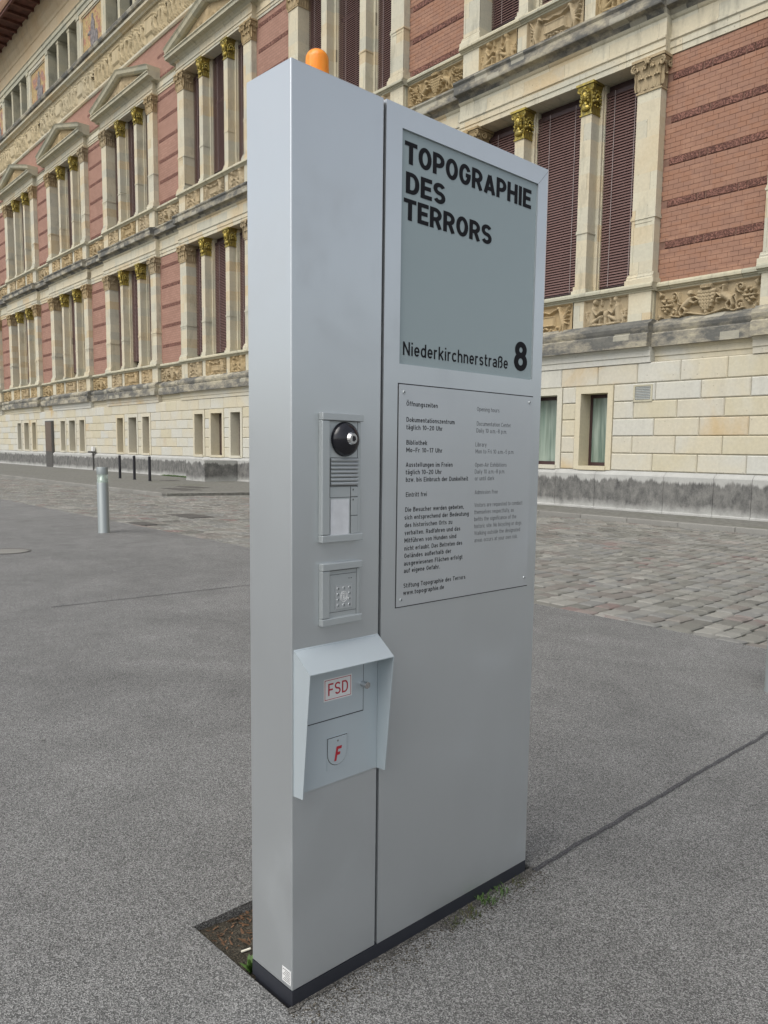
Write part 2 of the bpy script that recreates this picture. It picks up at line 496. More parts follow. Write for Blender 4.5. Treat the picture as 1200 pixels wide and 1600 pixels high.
# --- relief heightfields
class Relief:
    def __init__(s, wd, h, nx, nz):
        s.w, s.h = wd, h
        s.X, s.Z = np.meshgrid(np.linspace(0, wd, nx), np.linspace(0, h, nz))
        s.H = np.zeros_like(s.X)
    def cap(s, x0, z0, x1, z1, r, hgt, r1=None):
        r1 = r if r1 is None else r1
        dx, dz = x1 - x0, z1 - z0
        L = dx * dx + dz * dz + 1e-9
        t = np.clip(((s.X - x0) * dx + (s.Z - z0) * dz) / L, 0, 1)
        d = np.hypot(s.X - x0 - t * dx, s.Z - z0 - t * dz)
        rr = r + (r1 - r) * t
        b = np.sqrt(np.clip(1 - (d / rr) ** 2, 0, 1)) * hgt
        s.H = np.maximum(s.H, b)
    def path(s, pts, r, hgt, r1=None):
        n = len(pts) - 1
        r1 = r if r1 is None else r1
        for i in range(n):
            a = r + (r1 - r) * i / n; b = r + (r1 - r) * (i + 1) / n
            s.cap(*pts[i], *pts[i + 1], a, hgt, b)
    def scroll(s, cx, cz, rad, turns=1.4, start=0.0, sgn=1, r=0.03, hgt=0.05):
        pts = []
        n = int(14 * turns)
        for i in range(n + 1):
            t = i / n
            a = start + sgn * turns * 2 * math.pi * t
            q = rad * (1 - 0.85 * t)
            pts.append((cx + q * math.cos(a), cz + q * math.sin(a)))
        s.path(pts, r, hgt, r * 0.7)
        s.cap(cx, cz, cx, cz, r * 1.5, hgt * 1.15)
    def leaf(s, x, z, a, L, wd, hgt):
        x1, z1 = x + L * math.cos(a), z + L * math.sin(a)
        s.cap(x, z, x1, z1, wd, hgt, wd * 0.35)
        for q in (0.35, 0.65):
            for sg in (-1, 1):
                xx, zz = x + L * q * math.cos(a), z + L * q * math.sin(a)
                s.cap(xx, zz, xx + L * 0.35 * math.cos(a + sg * 0.9), zz + L * 0.35 * math.sin(a + sg * 0.9), wd * 0.6, hgt * 0.8, wd * 0.3)
    def frame(s, t, hgt):
        m = (s.X < t) | (s.X > s.w - t) | (s.Z < t) | (s.Z > s.h - t)
        s.H = np.where(m, hgt, s.H)
    def mesh(s, name, mat, seed=0):
        rs = np.random.RandomState(seed)
        H = s.H + rs.rand(*s.H.shape) * 0.003
        nz, nx = s.X.shape
        v = np.stack([-s.X, -H, s.Z], -1).reshape(-1, 3)
        idx = np.arange(nx * nz).reshape(nz, nx)
        f = np.stack([idx[:-1, :-1], idx[1:, :-1], idx[1:, 1:], idx[:-1, 1:]], -1).reshape(-1, 4)
        me = bpy.data.meshes.new(name)
        me.from_pydata(v.tolist(), [], f.tolist())
        me.materials.append(MATS[mat])
        me.shade_smooth()
        return me
# note: x in a Relief runs with u (to the left in the picture)
def fig_sit(R, cx, s, face, H=0.09):
    """a crouching or seated figure; face = +1 looks towards larger x"""
    f = face
    R.cap(cx - f * 0.02 * s, 0.14 * s, cx + f * 0.02 * s, 0.40 * s, 0.105 * s, H, 0.08 * s)      # torso
    R.cap(cx + f * 0.06 * s, 0.53 * s, cx + f * 0.065 * s, 0.54 * s, 0.062 * s, H * 1.15)          # head
    R.cap(cx + f * 0.02 * s, 0.44 * s, cx + f * 0.04 * s, 0.5 * s, 0.035 * s, H * 0.9)
    R.cap(cx, 0.12 * s, cx + f * 0.24 * s, 0.22 * s, 0.06 * s, H, 0.05 * s)                        # thigh
    R.cap(cx + f * 0.24 * s, 0.22 * s, cx + f * 0.20 * s, 0.05 * s, 0.045 * s, H * 0.85, 0.03 * s)
    R.cap(cx - f * 0.05 * s, 0.08 * s, cx + f * 0.28 * s, 0.06 * s, 0.05 * s, H * 0.9, 0.035 * s)
    R.cap(cx + f * 0.0 * s, 0.40 * s, cx + f * 0.13 * s, 0.27 * s, 0.036 * s, H * 1.1)            # arm
    R.cap(cx + f * 0.13 * s, 0.27 * s, cx + f * 0.26 * s, 0.34 * s, 0.028 * s, H)
    for i in range(3):
        R.cap(cx - f * (0.1 + 0.03 * i) * s, 0.3 * s - 0.05 * i, cx - f * (0.14 + 0.01 * i) * s, 0.06 * s, 0.018 * s, H * 0.7)
def fig_stand(R, cx, z0, s, lean=0.0, H=0.11, rs=random):
    a = rs.uniform(-0.1, 0.1) * s
    R.cap(cx, z0 + 0.48 * s, cx + lean * s, z0 + 0.78 * s, 0.085 * s, H, 0.1 * s)
    R.cap(cx + lean * s * 1.1, z0 + 0.93 * s, cx + lean * s * 1.1, z0 + 0.94 * s, 0.06 * s, H * 1.1)
    R.cap(cx - 0.02 * s, z0 + 0.48 * s, cx - 0.08 * s + a, z0 + 0.24 * s, 0.062 * s, H, 0.045 * s)
    R.cap(cx - 0.08 * s + a, z0 + 0.24 * s, cx - 0.1 * s, z0 + 0.02 * s, 0.042 * s, H, 0.028 * s)
    R.cap(cx + 0.03 * s, z0 + 0.48 * s, cx + 0.1 * s + a, z0 + 0.25 * s, 0.062 * s, H, 0.045 * s)
    R.cap(cx + 0.1 * s + a, z0 + 0.25 * s, cx + 0.08 * s, z0 + 0.02 * s, 0.042 * s, H, 0.028 * s)
    for sg in (-1, 1):
        ex, ez = cx + sg * rs.uniform(0.16, 0.24) * s, z0 + rs.uniform(0.55, 0.85) * s
        R.cap(cx + lean * s + sg * 0.09 * s, z0 + 0.8 * s, ex, ez, 0.036 * s, H)
        R.cap(ex, ez, ex + sg * rs.uniform(-0.1, 0.12) * s, ez + rs.uniform(-0.18, 0.2) * s, 0.03 * s, H)
def griffin(R, cx, s, f, H=0.09):
    R.cap(cx - f * 0.02 * s, 0.22 * s, cx + f * 0.05 * s, 0.42 * s, 0.10 * s, H, 0.08 * s)
    R.cap(cx + f * 0.05 * s, 0.42 * s, cx + f * 0.10 * s, 0.56 * s, 0.05 * s, H)
    R.cap(cx + f * 0.12 * s, 0.57 * s, cx + f * 0.14 * s, 0.57 * s, 0.055 * s, H * 1.1)
    R.cap(cx + f * 0.16 * s, 0.56 * s, cx + f * 0.21 * s, 0.53 * s, 0.022 * s, H)
    for i in range(5):
        R.cap(cx - f * 0.03 * s, (0.38 - 0.03 * i) * s, cx - f * (0.22 - 0.015 * i) * s, (0.60 - 0.10 * i) * s, 0.03 * s, H * 0.8, 0.018 * s)
    R.cap(cx, 0.2 * s, cx + f * 0.06 * s, 0.03 * s, 0.045 * s, H, 0.03 * s)
    R.cap(cx - f * 0.06 * s, 0.2 * s, cx - f * 0.04 * s, 0.03 * s, 0.045 * s, H, 0.03 * s)

def arms_panel(nx, nz, wd=2.75, h=0.66):
    return stretch(arms_panel0(nx, nz, wd, h))
def stretch(R, f=0.79 / 0.66):
    R.Z = R.Z * f; R.H = R.H * 1.7
    return R
def arms_panel0(nx, nz, wd=2.75, h=0.66):
    R = Relief(wd, h, nx, nz)
    c = wd / 2
    H = 0.10
    # shield
    for i in range(7):
        t = i / 6
        R.cap(c - 0.20 * (1 - t ** 2.2), 0.50 - 0.40 * t, c + 0.20 * (1 - t ** 2.2), 0.50 - 0.40 * t, 0.06, H * 0.85)
    for i in range(5):
        for j in range(4):
            R.cap(c - 0.13 + 0.08 * j - 0.005 * i, 0.48 - 0.07 * i, c - 0.10 + 0.07 * j, 0.47 - 0.07 * i, 0.016, H * 1.0)
    # crown
    R.cap(c - 0.12, 0.575, c + 0.12, 0.575, 0.02, H * 1.2)
    for j in range(5):
        x = c - 0.12 + 0.06 * j
        R.cap(x, 0.59, x, 0.625 + 0.012 * (2 - abs(j - 2)), 0.022, H * 1.2)
    # ribbon beneath
    R.path([(c - 0.95, 0.10), (c - 0.7, 0.06), (c - 0.5, 0.13), (c - 0.3, 0.09), (c, 0.04), (c + 0.3, 0.09), (c + 0.5, 0.13), (c + 0.7, 0.06), (c + 0.95, 0.10)], 0.024, H * 0.8)
    # horse (towards smaller u = right in picture), rearing to the shield
    x = c - 0.48
    R.cap(x - 0.12, 0.30, x + 0.06, 0.40, 0.085, H)
    R.cap(x + 0.06, 0.42, x + 0.03, 0.56, 0.05, H, 0.035)
    R.cap(x + 0.03, 0.57, x + 0.12, 0.53, 0.035, H * 1.1, 0.022)
    R.path([(x + 0.09, 0.36), (x + 0.20, 0.44), (x + 0.25, 0.38)], 0.026, H)
    R.path([(x + 0.09, 0.33), (x + 0.19, 0.33), (x + 0.20, 0.26)], 0.026, H)
    R.path([(x - 0.14, 0.28), (x - 0.05, 0.20), (x - 0.10, 0.09)], 0.034, H, 0.02)
    R.path([(x - 0.16, 0.28), (x - 0.20, 0.18), (x - 0.16, 0.09)], 0.034, H, 0.02)
    R.path([(x - 0.20, 0.34), (x - 0.27, 0.38), (x - 0.28, 0.24)], 0.02, H * 0.8)
    # lion
    x = c + 0.48
    R.cap(x + 0.12, 0.27, x - 0.06, 0.38, 0.075, H, 0.085)
    R.cap(x - 0.06, 0.50, x - 0.05, 0.51, 0.075, H * 1.15)
    R.cap(x - 0.11, 0.49, x - 0.12, 0.49, 0.03, H * 1.3)
    R.path([(x - 0.10, 0.40), (x - 0.20, 0.42), (x - 0.27, 0.38)], 0.03, H)
    R.path([(x - 0.08, 0.34), (x - 0.18, 0.30), (x - 0.24, 0.33)], 0.03, H)
    R.path([(x + 0.13, 0.25), (x + 0.04, 0.18), (x + 0.10, 0.08)], 0.038, H, 0.022)
    R.path([(x + 0.16, 0.25), (x + 0.21, 0.16), (x + 0.17, 0.08)], 0.038, H, 0.022)
    R.path([(x + 0.20, 0.30), (x + 0.28, 0.34), (x + 0.25, 0.48)], 0.016, H * 0.8)
    # foliage at both ends
    for sg in (-1, 1):
        q = lambda t: c + sg * t
        R.scroll(q(0.86), 0.50, 0.10, 1.3, -1.5, -sg, 0.024, H * 0.8)
        R.scroll(q(0.86), 0.15, 0.10, 1.3, 1.5, sg, 0.024, H * 0.8)
        for (xx, zz) in ((1.0, 0.40), (1.06, 0.46), (1.12, 0.40), (1.03, 0.24), (1.09, 0.19), (1.15, 0.25), (1.18, 0.42), (0.95, 0.32)):
            R.cap(q(xx), zz, q(xx), zz, 0.042, H)
        R.leaf(q(0.95), 0.32, 0 if sg > 0 else math.pi, 0.30, 0.04, H * 0.8)
        for i in range(5):
            a = (-0.6 + 0.3 * i)
            R.cap(q(1.20), 0.56, q(1.20 + 0.1 * math.cos(a)), 0.56 + 0.1 * math.sin(a), 0.016, H * 0.8)
            R.cap(q(1.20), 0.10, q(1.20 + 0.1 * math.cos(a)), 0.10 + 0.1 * math.sin(a), 0.016, H * 0.8)
        R.path([(q(0.75), 0.56), (q(0.7), 0.35), (q(0.78), 0.2)], 0.018, H * 0.7)
    R.frame(0.02, 0.05)
    return R
def sit_panel(wd, nx, nz, h=0.66, two=True):
    R = Relief(wd, h, nx, nz)
    s = 1.02 * h / 0.62
    fig_sit(R, wd * 0.22, s, 1)
    fig_sit(R, wd * 0.78, s, -1)
    R.cap(wd * 0.5, 0.08, wd * 0.5, 0.28, 0.07, 0.06)
    R.cap(wd * 0.5, 0.28, wd * 0.5, 0.30, 0.09, 0.07)
    for q_, z_ in ((.07, .2), (.93, .25), (.4, .5), (.6, .52)):
        R.leaf(wd * q_, z_, 1.5, .16, .04, .05)
    for i in range(4):
        R.path([(wd * (.12 + .1 * i), .04), (wd * (.16 + .1 * i), .09), (wd * (.2 + .1 * i), .04)], .022, .05)
        R.path([(wd * (.52 + .1 * i), .04), (wd * (.56 + .1 * i), .09), (wd * (.6 + .1 * i), .04)], .022, .05)
    R.frame(0.02, 0.05)
    return R
def griffin_panel(wd, nx, nz, h=0.66):
    R = Relief(wd, h, nx, nz)
    griffin(R, wd * 0.17, 1.0, 1)
    griffin(R, wd * 0.83, 1.0, -1)
    R.H = np.where((abs(R.X - wd / 2) < wd * 0.18) & (abs(R.Z - 0.30) < 0.11), 0.07, R.H)
    R.H = np.where((abs(R.X - wd / 2) < wd * 0.165) & (abs(R.Z - 0.30) < 0.085), 0.055, R.H)
    R.path([(wd * 0.3, 0.55), (wd * 0.4, 0.48), (wd * 0.5, 0.52), (wd * 0.6, 0.48), (wd * 0.7, 0.55)], 0.026, 0.07)
    rs = random.Random(3)
    for i in range(22):
        xx = wd * (0.27 + 0.46 * rs.random()); zz = 0.05 + 0.11 * rs.random()
        R.cap(xx, zz, xx + 0.02, zz, 0.032, 0.06)
    R.frame(0.02, 0.05)
    return R
def scroll_panel(wd, nx, nz, h=0.66, seed=1):
    rs = random.Random(seed)
    R = Relief(wd, h, nx, nz)
    n = max(2, int(wd / 0.36))
    for i in range(n):
        cx = (i + 0.5) * wd / n
        up = i % 2
        R.scroll(cx, 0.24 + 0.18 * up, 0.15, 1.5, rs.uniform(0, 6), 1 if up else -1, 0.03, 0.07)
        R.leaf(cx, 0.5 - 0.35 * up, rs.uniform(0, 3.1), 0.14, 0.035, 0.06)
        R.leaf(cx + 0.1, 0.15 + 0.35 * up, rs.uniform(0, 6.2), 0.12, 0.03, 0.06)
    R.frame(0.02, 0.05)
    return R
def frieze_panel(wd, nx, nz, h, seed):
    rs = random.Random(seed)
    R = Relief(wd, h, nx, nz)
    x = 0.25
    i = 0
    while x < wd - 0.2:
        if i % 7 == 3:
            R.H = np.where((abs(R.X - x - 0.25) < 0.45) & (abs(R.Z - h * 0.5) < h * 0.22), 0.09, R.H)
            R.cap(x - 0.2, h * 0.8, x + 0.7, h * 0.8, 0.07, 0.11)
            x += 1.0
        else:
            fig_stand(R, x, 0.08, h * 0.82 * rs.uniform(0.85, 1.0), rs.uniform(-0.12, 0.12), 0.16, rs)
            R.path([(x - 0.25, rs.uniform(0.9, 1.2)), (x, rs.uniform(0.6, 0.9)), (x + 0.25, rs.uniform(0.9, 1.2))], 0.045, 0.09)
            x += rs.uniform(0.42, 0.62)
        i += 1
    return R

# --- capitals
def add_leaf(mb, bx, by, ang, wdt, h, curl, z0, n=5):
    """acanthus leaf growing up a bell; ang = direction it faces"""
    zs = [0, .28, .55, .8, .97, 1.0, .9]
    os_ = [0, .02, .05, .12, .3, .62, .85]
    ws = [.7, 1, .82, 1.0, .75, .6, .25]
    cols = [-1, -.5, 0, .5, 1]
    dx, dy = math.cos(ang), math.sin(ang)
    px, py = -dy, dx
    vs = []
    for zz, oo, ww in zip(zs, os_, ws):
        for c in cols:
            off = oo * curl + 0.05 * wdt * (1 if c == 0 else (-.6 if abs(c) == .5 else 0)) + 0.012
            a = c * wdt / 2 * ww
            vs.append((bx + dx * off + px * a, by + dy * off + py * a, z0 + zz * h - (abs(c) * 0.12 * h * zz)))
    nc = len(cols)
    fs = [(j * nc + i, j * nc + i + 1, (j + 1) * nc + i + 1, (j + 1) * nc + i) for j in range(len(zs) - 1) for i in range(nc - 1)]
    mb.add(vs, fs)
def spiral_tube(mb, c, rad, tube, ax, turns=1.6, n=18):
    """volute in the plane containing z and direction ax (x, y)"""
    prev = None
    for i in range(n + 1):
        t = i / n
        a = math.pi * 0.5 - t * turns * 2 * math.pi
        q = rad * (1 - 0.8 * t)
        p = (c[0] + ax[0] * q * math.cos(a), c[1] + ax[1] * q * math.cos(a), c[2] + q * math.sin(a))
        if prev:
            mb.cyl(prev, p, tube * (1.1 - .5 * t), n=6, cap=False)
        prev = p
def stone_capital(w_, dep, h=0.80):
    """front centre at x=0, y=0 (front face), z from 0; extends back to y=dep"""
    mb = MB()
    hw = w_ / 2
    mb.box(-hw - .03, hw + .03, -.03, dep, 0, .04)
    vs = []
    for z, g in ((.04, 0.0), (.45, .02), (.66, .07), (.72, .11)):
        vs += [(-hw - g, -g, z), (hw + g, -g, z), (hw + g, dep, z), (-hw - g, dep, z)]
    fs = [(j * 4 + i, j * 4 + (i + 1) % 4, j * 4 + 4 + (i + 1) % 4, j * 4 + 4 + i) for j in range(3) for i in range(4)]
    mb.add(vs, fs)
    n = 3
    for t in range(n):
        x = -hw + w_ * (t + .5) / n
        add_leaf(mb, x, 0, -math.pi / 2, w_ / n * 1.02, .34, .10, .05)
    for t in range(n + 1):
        x = -hw + w_ * t / n
        add_leaf(mb, x, -.01, -math.pi / 2, w_ / n * .9, .55, .12, .08)
    m = max(2, int(dep / .22))
    for sg in (-1, 1):
        a = 0 if sg > 0 else math.pi
        for t in range(m):
            y = dep * (t + .5) / m
            add_leaf(mb, sg * hw, y, a, dep / m * 1.0, .34, .10, .05)
        for t in range(m):
            y = dep * t / m
            add_leaf(mb, sg * hw, y, a, dep / m * .9, .55, .12, .08)
    for sg in (-1, 1):
        spiral_tube(mb, (sg * (hw + .05), -.09, .60), .10, .026, (sg, -.25))
        spiral_tube(mb, (sg * .10, -.09, .62), .06, .018, (-sg, 0))
        spiral_tube(mb, (sg * (hw + .10), dep * .3, .60), .10, .026, (.2 * sg, 1))
    mb.ell((0, -.14, .70), (.07, .04, .07), 8, 6)
    for i in range(6):
        a = i * math.pi / 3
        mb.ell((.06 * math.cos(a), -.15, .70 + .06 * math.sin(a)), (.035, .03, .035), 6, 4)
    mb.box(-hw - .13, hw + .13, -.13, dep, .735, .80)
    return mb
def gold_capital(w_=.35, dep=.35, h=.80):
    mb = MB()
    hw = w_ / 2
    mb.box(-hw - .03, hw + .03, -.03, dep, 0, .035)
    vs = []
    for z, g in ((.035, -.02), (.35, -.01), (.60, .04), (.73, .09)):
        vs += [(-hw - g, -g, z), (hw + g, -g, z), (hw + g, dep + .02, z), (-hw - g, dep + .02, z)]
    fs = [(j * 4 + i, j * 4 + (i + 1) % 4, j * 4 + 4 + (i + 1) % 4, j * 4 + 4 + i) for j in range(3) for i in range(4)]
    mb.add(vs, fs)
    # bust with head
    mb.ell((0, -.05, .17), (.15, .07, .08), 10, 6)
    mb.ell((0, -.05, .28), (.06, .05, .08), 8, 5)
    mb.ell((0, -.09, .46), (.085, .08, .125), 12, 9)
    mb.ell((0, -.175, .45), (.018, .03, .04), 6, 5)
    mb.ell((0, -.16, .395), (.03, .016, .012), 6, 4)
    for sg in (-1, 1):
        mb.ell((sg * .035, -.155, .485), (.018, .012, .010), 6, 4)
        for i in range(4):
            mb.ell((sg * (.095 + .01 * (i % 2)), -.07, .56 - .075 * i), (.035, .05, .045), 6, 5)
    for i in range(7):
        a = math.pi * i / 6
        mb.ell((.095 * math.cos(a), -.09, .54 + .075 * math.sin(a)), (.032, .05, .035), 6, 5)
    mb.ell((0, -.12, .66), (.05, .03, .045), 6, 5)
    # fans of leaves on both cheeks
    for sg in (-1, 1):
        for ring, (rad, rr) in enumerate(((.12, .035), (.2, .045))):
            for i in range(9):
                a = -0.3 + (math.pi + .6) * i / 8
                cy = dep * .5 + rad * math.cos(a) * .85
                cz = .38 + rad * math.sin(a) * 1.1
                mb.ell((sg * (hw + .05 - ring * .01), cy, cz), (.035, rr * .75, rr), 6, 5)
        mb.ell((sg * (hw + .06), dep * .5, .37), (.04, .05, .05), 8, 6)
        for t in range(3):
            add_leaf(mb, sg * hw, dep * (t + .5) / 3, 0 if sg > 0 else math.pi, .13, .2, .07, .03)
        add_leaf(mb, sg * .12, 0, -math.pi / 2, .12, .22, .07, .03)
        spiral_tube(mb, (sg * (hw + .02), -.06, .64), .065, .02, (sg, -.2))
    add_leaf(mb, 0, 0, -math.pi / 2, .14, .17, .06, .03)
    mb.box(-hw - .11, hw + .11, -.12, dep + .02, .74, .80)
    return mb

PW, PD = .67, .70
def pier_mesh():
    mb = MB()
    mb.box(-PW / 2, PW / 2, 0, PD, .26, 4.70)
    mb.box(-PW / 2 - .09, PW / 2 + .09, -.09, PD, 0, .12)
    mb.prism([(-.09, .12), (-.06, .15), (-.065, .19), (-.03, .22), (-.03, .25), (0, .27), (PD, .27), (PD, .12)], 'x', -PW / 2 - .05, PW / 2 + .05)
    # ring
    mb.box(-PW / 2 - .03, PW / 2 + .03, -.03, PD, 1.62, 1.67)
    mb.box(-PW / 2 - .015, PW / 2 + .015, -.015, PD, 1.67, 1.73)
    # raised border of the panelled foot
    e = .012
    for x0, x1, z0, z1 in ((-PW / 2 + .0, -PW / 2 + .07, .27, 1.62), (PW / 2 - .07, PW / 2, .27, 1.62), (-PW / 2 + .07, PW / 2 - .07, .27, .36), (-PW / 2 + .07, PW / 2 - .07, 1.53, 1.62)):
        mb.box(x0, x1, -e, 0.01, z0, z1)
    return mb
CWD, CDP = .35, .35
def col_mesh():
    mb = MB()
    mb.box(-CWD / 2, CWD / 2, 0, CDP, .22, 4.70)
    mb.box(-CWD / 2 - .07, CWD / 2 + .07, -.07, CDP, 0, .10)
    mb.box(-CWD / 2 - .035, CWD / 2 + .035, -.035, CDP, .10, .22)
    mb.box(-CWD / 2 - .02, CWD / 2 + .02, -.02, CDP, 1.62, 1.66)
    mb.box(-CWD / 2 - .012, CWD / 2 + .012, -.012, CDP, 1.66, 1.71)
    mb.box(-CWD / 2 - .1, CWD / 2 + .1, CDP, PD, 0, 5.49)        # pilaster block behind the shaft
    mb.box(-CWD / 2 - .13, CWD / 2 + .13, CDP + .08, PD, .0, 5.49)
    return mb
M_PIER = pier_mesh().mesh('pier', 'sandstone')
M_COL = col_mesh().mesh('column', 'sandstone')
M_CAPS = stone_capital(PW, PD).mesh('stone_capital', 'relief_stone')
M_CAPG = gold_capital().mesh('gilded_capital', 'gilding')

PIERS = (0.335, 6.665)
COLS = (2.27, 4.63)
OPEN = ((.67, 2.095), (2.445, 4.455), (4.805, 6.33))
SLATP = .073
def slat_mesh(wd):
    mb = MB()
    return mb.add([(x, y, z) for x in (0, -wd) for (y, z) in ((0, 0), (.030, .054), (.027, .058), (-.003, .004))],
                  [(0, 4, 5, 1), (1, 5, 6, 2), (2, 6, 7, 3), (3, 7, 4, 0)]).mesh('slat', 'blind_slat')
SLATS = [slat_mesh(b - a - .04) for a, b in OPEN]
def slats_joined(wd, n):
    mb = MB()
    for i in range(n):
        z = i * SLATP
        mb.add([(x, y, zz + z) for x in (0, -wd) for (y, zz) in ((0, 0), (.030, .056), (-.003, .005))], [(0, 3, 4, 1), (1, 4, 5, 2), (2, 5, 3, 0)])
    return mb
NSL = int((5.30 - .22) / SLATP)
SLJ = [slats_joined(b - a - .04, NSL).mesh('slats', 'blind_slat') for a, b in OPEN]
def blind_mesh(wd):
    mb = MB()
    mb.box(-wd, 0, 0, .06, 5.20, 5.30)
    return mb.mesh('window_blind', 'dark_wood')
def cords_mesh(wd):
    mb = MB()
    mb.box(-.008, .008, -.012, -.006, .2, 5.3)
    return mb.mesh('cord', 'cord')
BLM = [blind_mesh(b - a - .04) for a, b in OPEN]
BRM = [MB().box(-(b - a - .04), 0, .01, .05, .17, .205).mesh('bottom_rail', 'dark_wood') for a, b in OPEN]
CRM = [cords_mesh(b - a - .04) for a, b in OPEN]
def frame_mesh(wd):
    mb = MB()
    t = .08
    mb.box(-t, 0, 0, .06, 0, 5.5); mb.box(-wd, -wd + t, 0, .06, 0, 5.5)
    mb.box(-wd + t, -t, 0, .06, 0, .1); mb.box(-wd + t, -t, 0, .06, 5.35, 5.5)
    mb.box(-wd / 2 - .035, -wd / 2 + .035, 0, .05, .1, 5.35)
    mb.box(-wd + t, -t, .005, .05, 3.6, 3.68)
    return mb.mesh('window_frame', 'dark_wood')
FRM = [frame_mesh(b - a) for a, b in OPEN]
PNM = [MB().box(-(b - a) + .01, -.01, .08, .09, .02, 5.48).mesh('pane', 'dark_glass') for a, b in OPEN]

# relief panels, three levels of fineness
def small_panels(nx, seed):
    return None
RW = [(.67, 2.08), (2.46, 4.44), (4.82, 6.33)]        # panels beneath the three openings
def rel_set(fine):
    q = 1.0 if fine else .42
    a = stretch(sit_panel(RW[0][1] - RW[0][0], int(90 * q), int(56 * q))).mesh('relief_panel', 'relief_stone')
    b = stretch(griffin_panel(RW[1][1] - RW[1][0], int(120 * q), int(56 * q))).mesh('relief_panel', 'relief_stone', 2)
    c = stretch(sit_panel(RW[2][1] - RW[2][0], int(90 * q), int(56 * q))).mesh('relief_panel', 'relief_stone', 3)
    return [a, b, c]
REL_F, REL_C = rel_set(True), rel_set(False)
GAPW = PITCH_U - 7.0
ARMS_F = arms_panel(230, 66, GAPW - .06).mesh('relief_panel', 'relief_stone')
ARMS_C = arms_panel(100, 30, GAPW - .06).mesh('relief_panel', 'relief_stone', 1)

# pedestal dies
M_DIE = MB().box(-PW / 2, PW / 2, 0, .8, 0, .79).mesh('pedestal', 'sandstone')
M_DIE2 = MB().box(-.175, .175, 0, .8, 0, .79).mesh('pedestal', 'sandstone')

def cap_pts(b):      # sill course: b = base projection
    return [(b - .7, .13), (b + .02, .13), (b + .03, .16), (b + .07, .18), (b + .07, .20), (b + .13, .22), (b + .13, .28), (b + .10, .33), (b - .7, .33)]
def arch_pts(b):
    return [(b - .7, 0), (b - .0, 0), (b, .14), (b + .025, .15), (b + .025, .30), (b + .06, .33), (b + .06, .38), (b + .01, .40), (b + .01, .80), (b + .05, .83), (b + .09, .88), (b - .7, .88)]
def corona_pts(b):
    return [(b - .7, 0), (b + .04, 0), (b + .10, .10), (b + .14, .14), (b + .30, .16), (b + .31, .19), (b + .31, .40), (b + .36, .46), (b + .36, .52), (b + .06, .60), (b - .7, .60)]
def base_pts(b):     # string course over the ashlar (local z 0 = 3.95)
    return [(b - .7, 0), (b + .03, 0), (b + .03, .14), (b + .06, .16), (b + .06, .30), (b + .12, .38), (b - .7, .38)]
def soot_pts(b):
    return [(b - .7, 0), (b + .24, 0), (b + .24, .32), (b + .17, .36), (b + .20, .42), (b + .22, .50), (b + .20, .58), (b + .12, .62), (b + .05, .66), (b + .02, .70), (b - .7, .70)]
def strip(name, pts, wd, mat):
    mb = MB()
    fprof(mb, 0, wd, pts)
    return mb.mesh(name, mat)
BW = 7.0
S = {}
for nm, fn, mat in (('sill', cap_pts, 'grey_stone'), ('architrave', arch_pts, 'sandstone'), ('cornice', corona_pts, 'sooty_stone'), ('string_course', base_pts, 'ashlar'), ('string_cornice', soot_pts, 'sooty_stone')):
    S[nm] = (strip(nm, fn(.0), BW + .16, mat), strip(nm, fn(-.22), GAPW - .16, mat))
# pediment over the upper windows
def pediment():
    mb = MB()
    L = BW + .9
    x0, x1 = .45, -(BW + .45)
    # horizontal corona
    fprof(mb, -.45, BW + .45, [(-.3, .0), (.10, 0), (.2, .08), (.40, .11), (.41, .23), (.46, .26), (.46, .30), (-.3, .30)])
    # raking members
    cx = (x0 + x1) / 2
    apex = 1.28
    for xa, xb in ((x0, cx), (x1, cx)):
        prof = [(-.3, 0), (.28, 0), (.40, .08), (.44, .22), (.50, .29), (-.3, .29)]
        n = len(prof)
        vs = [(xa, -o, .30 + z) for o, z in prof] + [(xb, -o, .30 + apex - .29 + z) for o, z in prof]
        fs = [(i, (i + 1) % n, n + (i + 1) % n, n + i) for i in range(n)] + [tuple(range(n)), tuple(range(n, 2 * n))]
        mb.add(vs, fs)
    return mb.mesh('pediment', 'grey_stone')
M_PED = pediment()
def tympanum():
    wd, h = BW + .2, 1.05
    R = Relief(wd, h, 120, 22)
    rs = random.Random(5)
    for i in range(-6, 7):
        lim = h * (1 - abs(i) / 7.2)
        R.scroll(wd / 2 + i * .5, .22 * lim + .1, min(.24, .4 * lim), 1.2, rs.uniform(0, 6), 1 if i > 0 else -1, .035, .08)
    R.cap(wd / 2, .2, wd / 2, .6, .22, .12)
    mask = (abs(R.X - wd / 2) / (wd / 2) + R.Z / h) > 1.0
    R.H = np.where(mask, 0, R.H)
    R.Z = np.minimum(R.Z, np.clip(h * (1 - abs(R.X - wd / 2) / (wd / 2)), 0, h))
    return R.mesh('tympanum_relief', 'relief_stone')
M_TYM = tympanum()

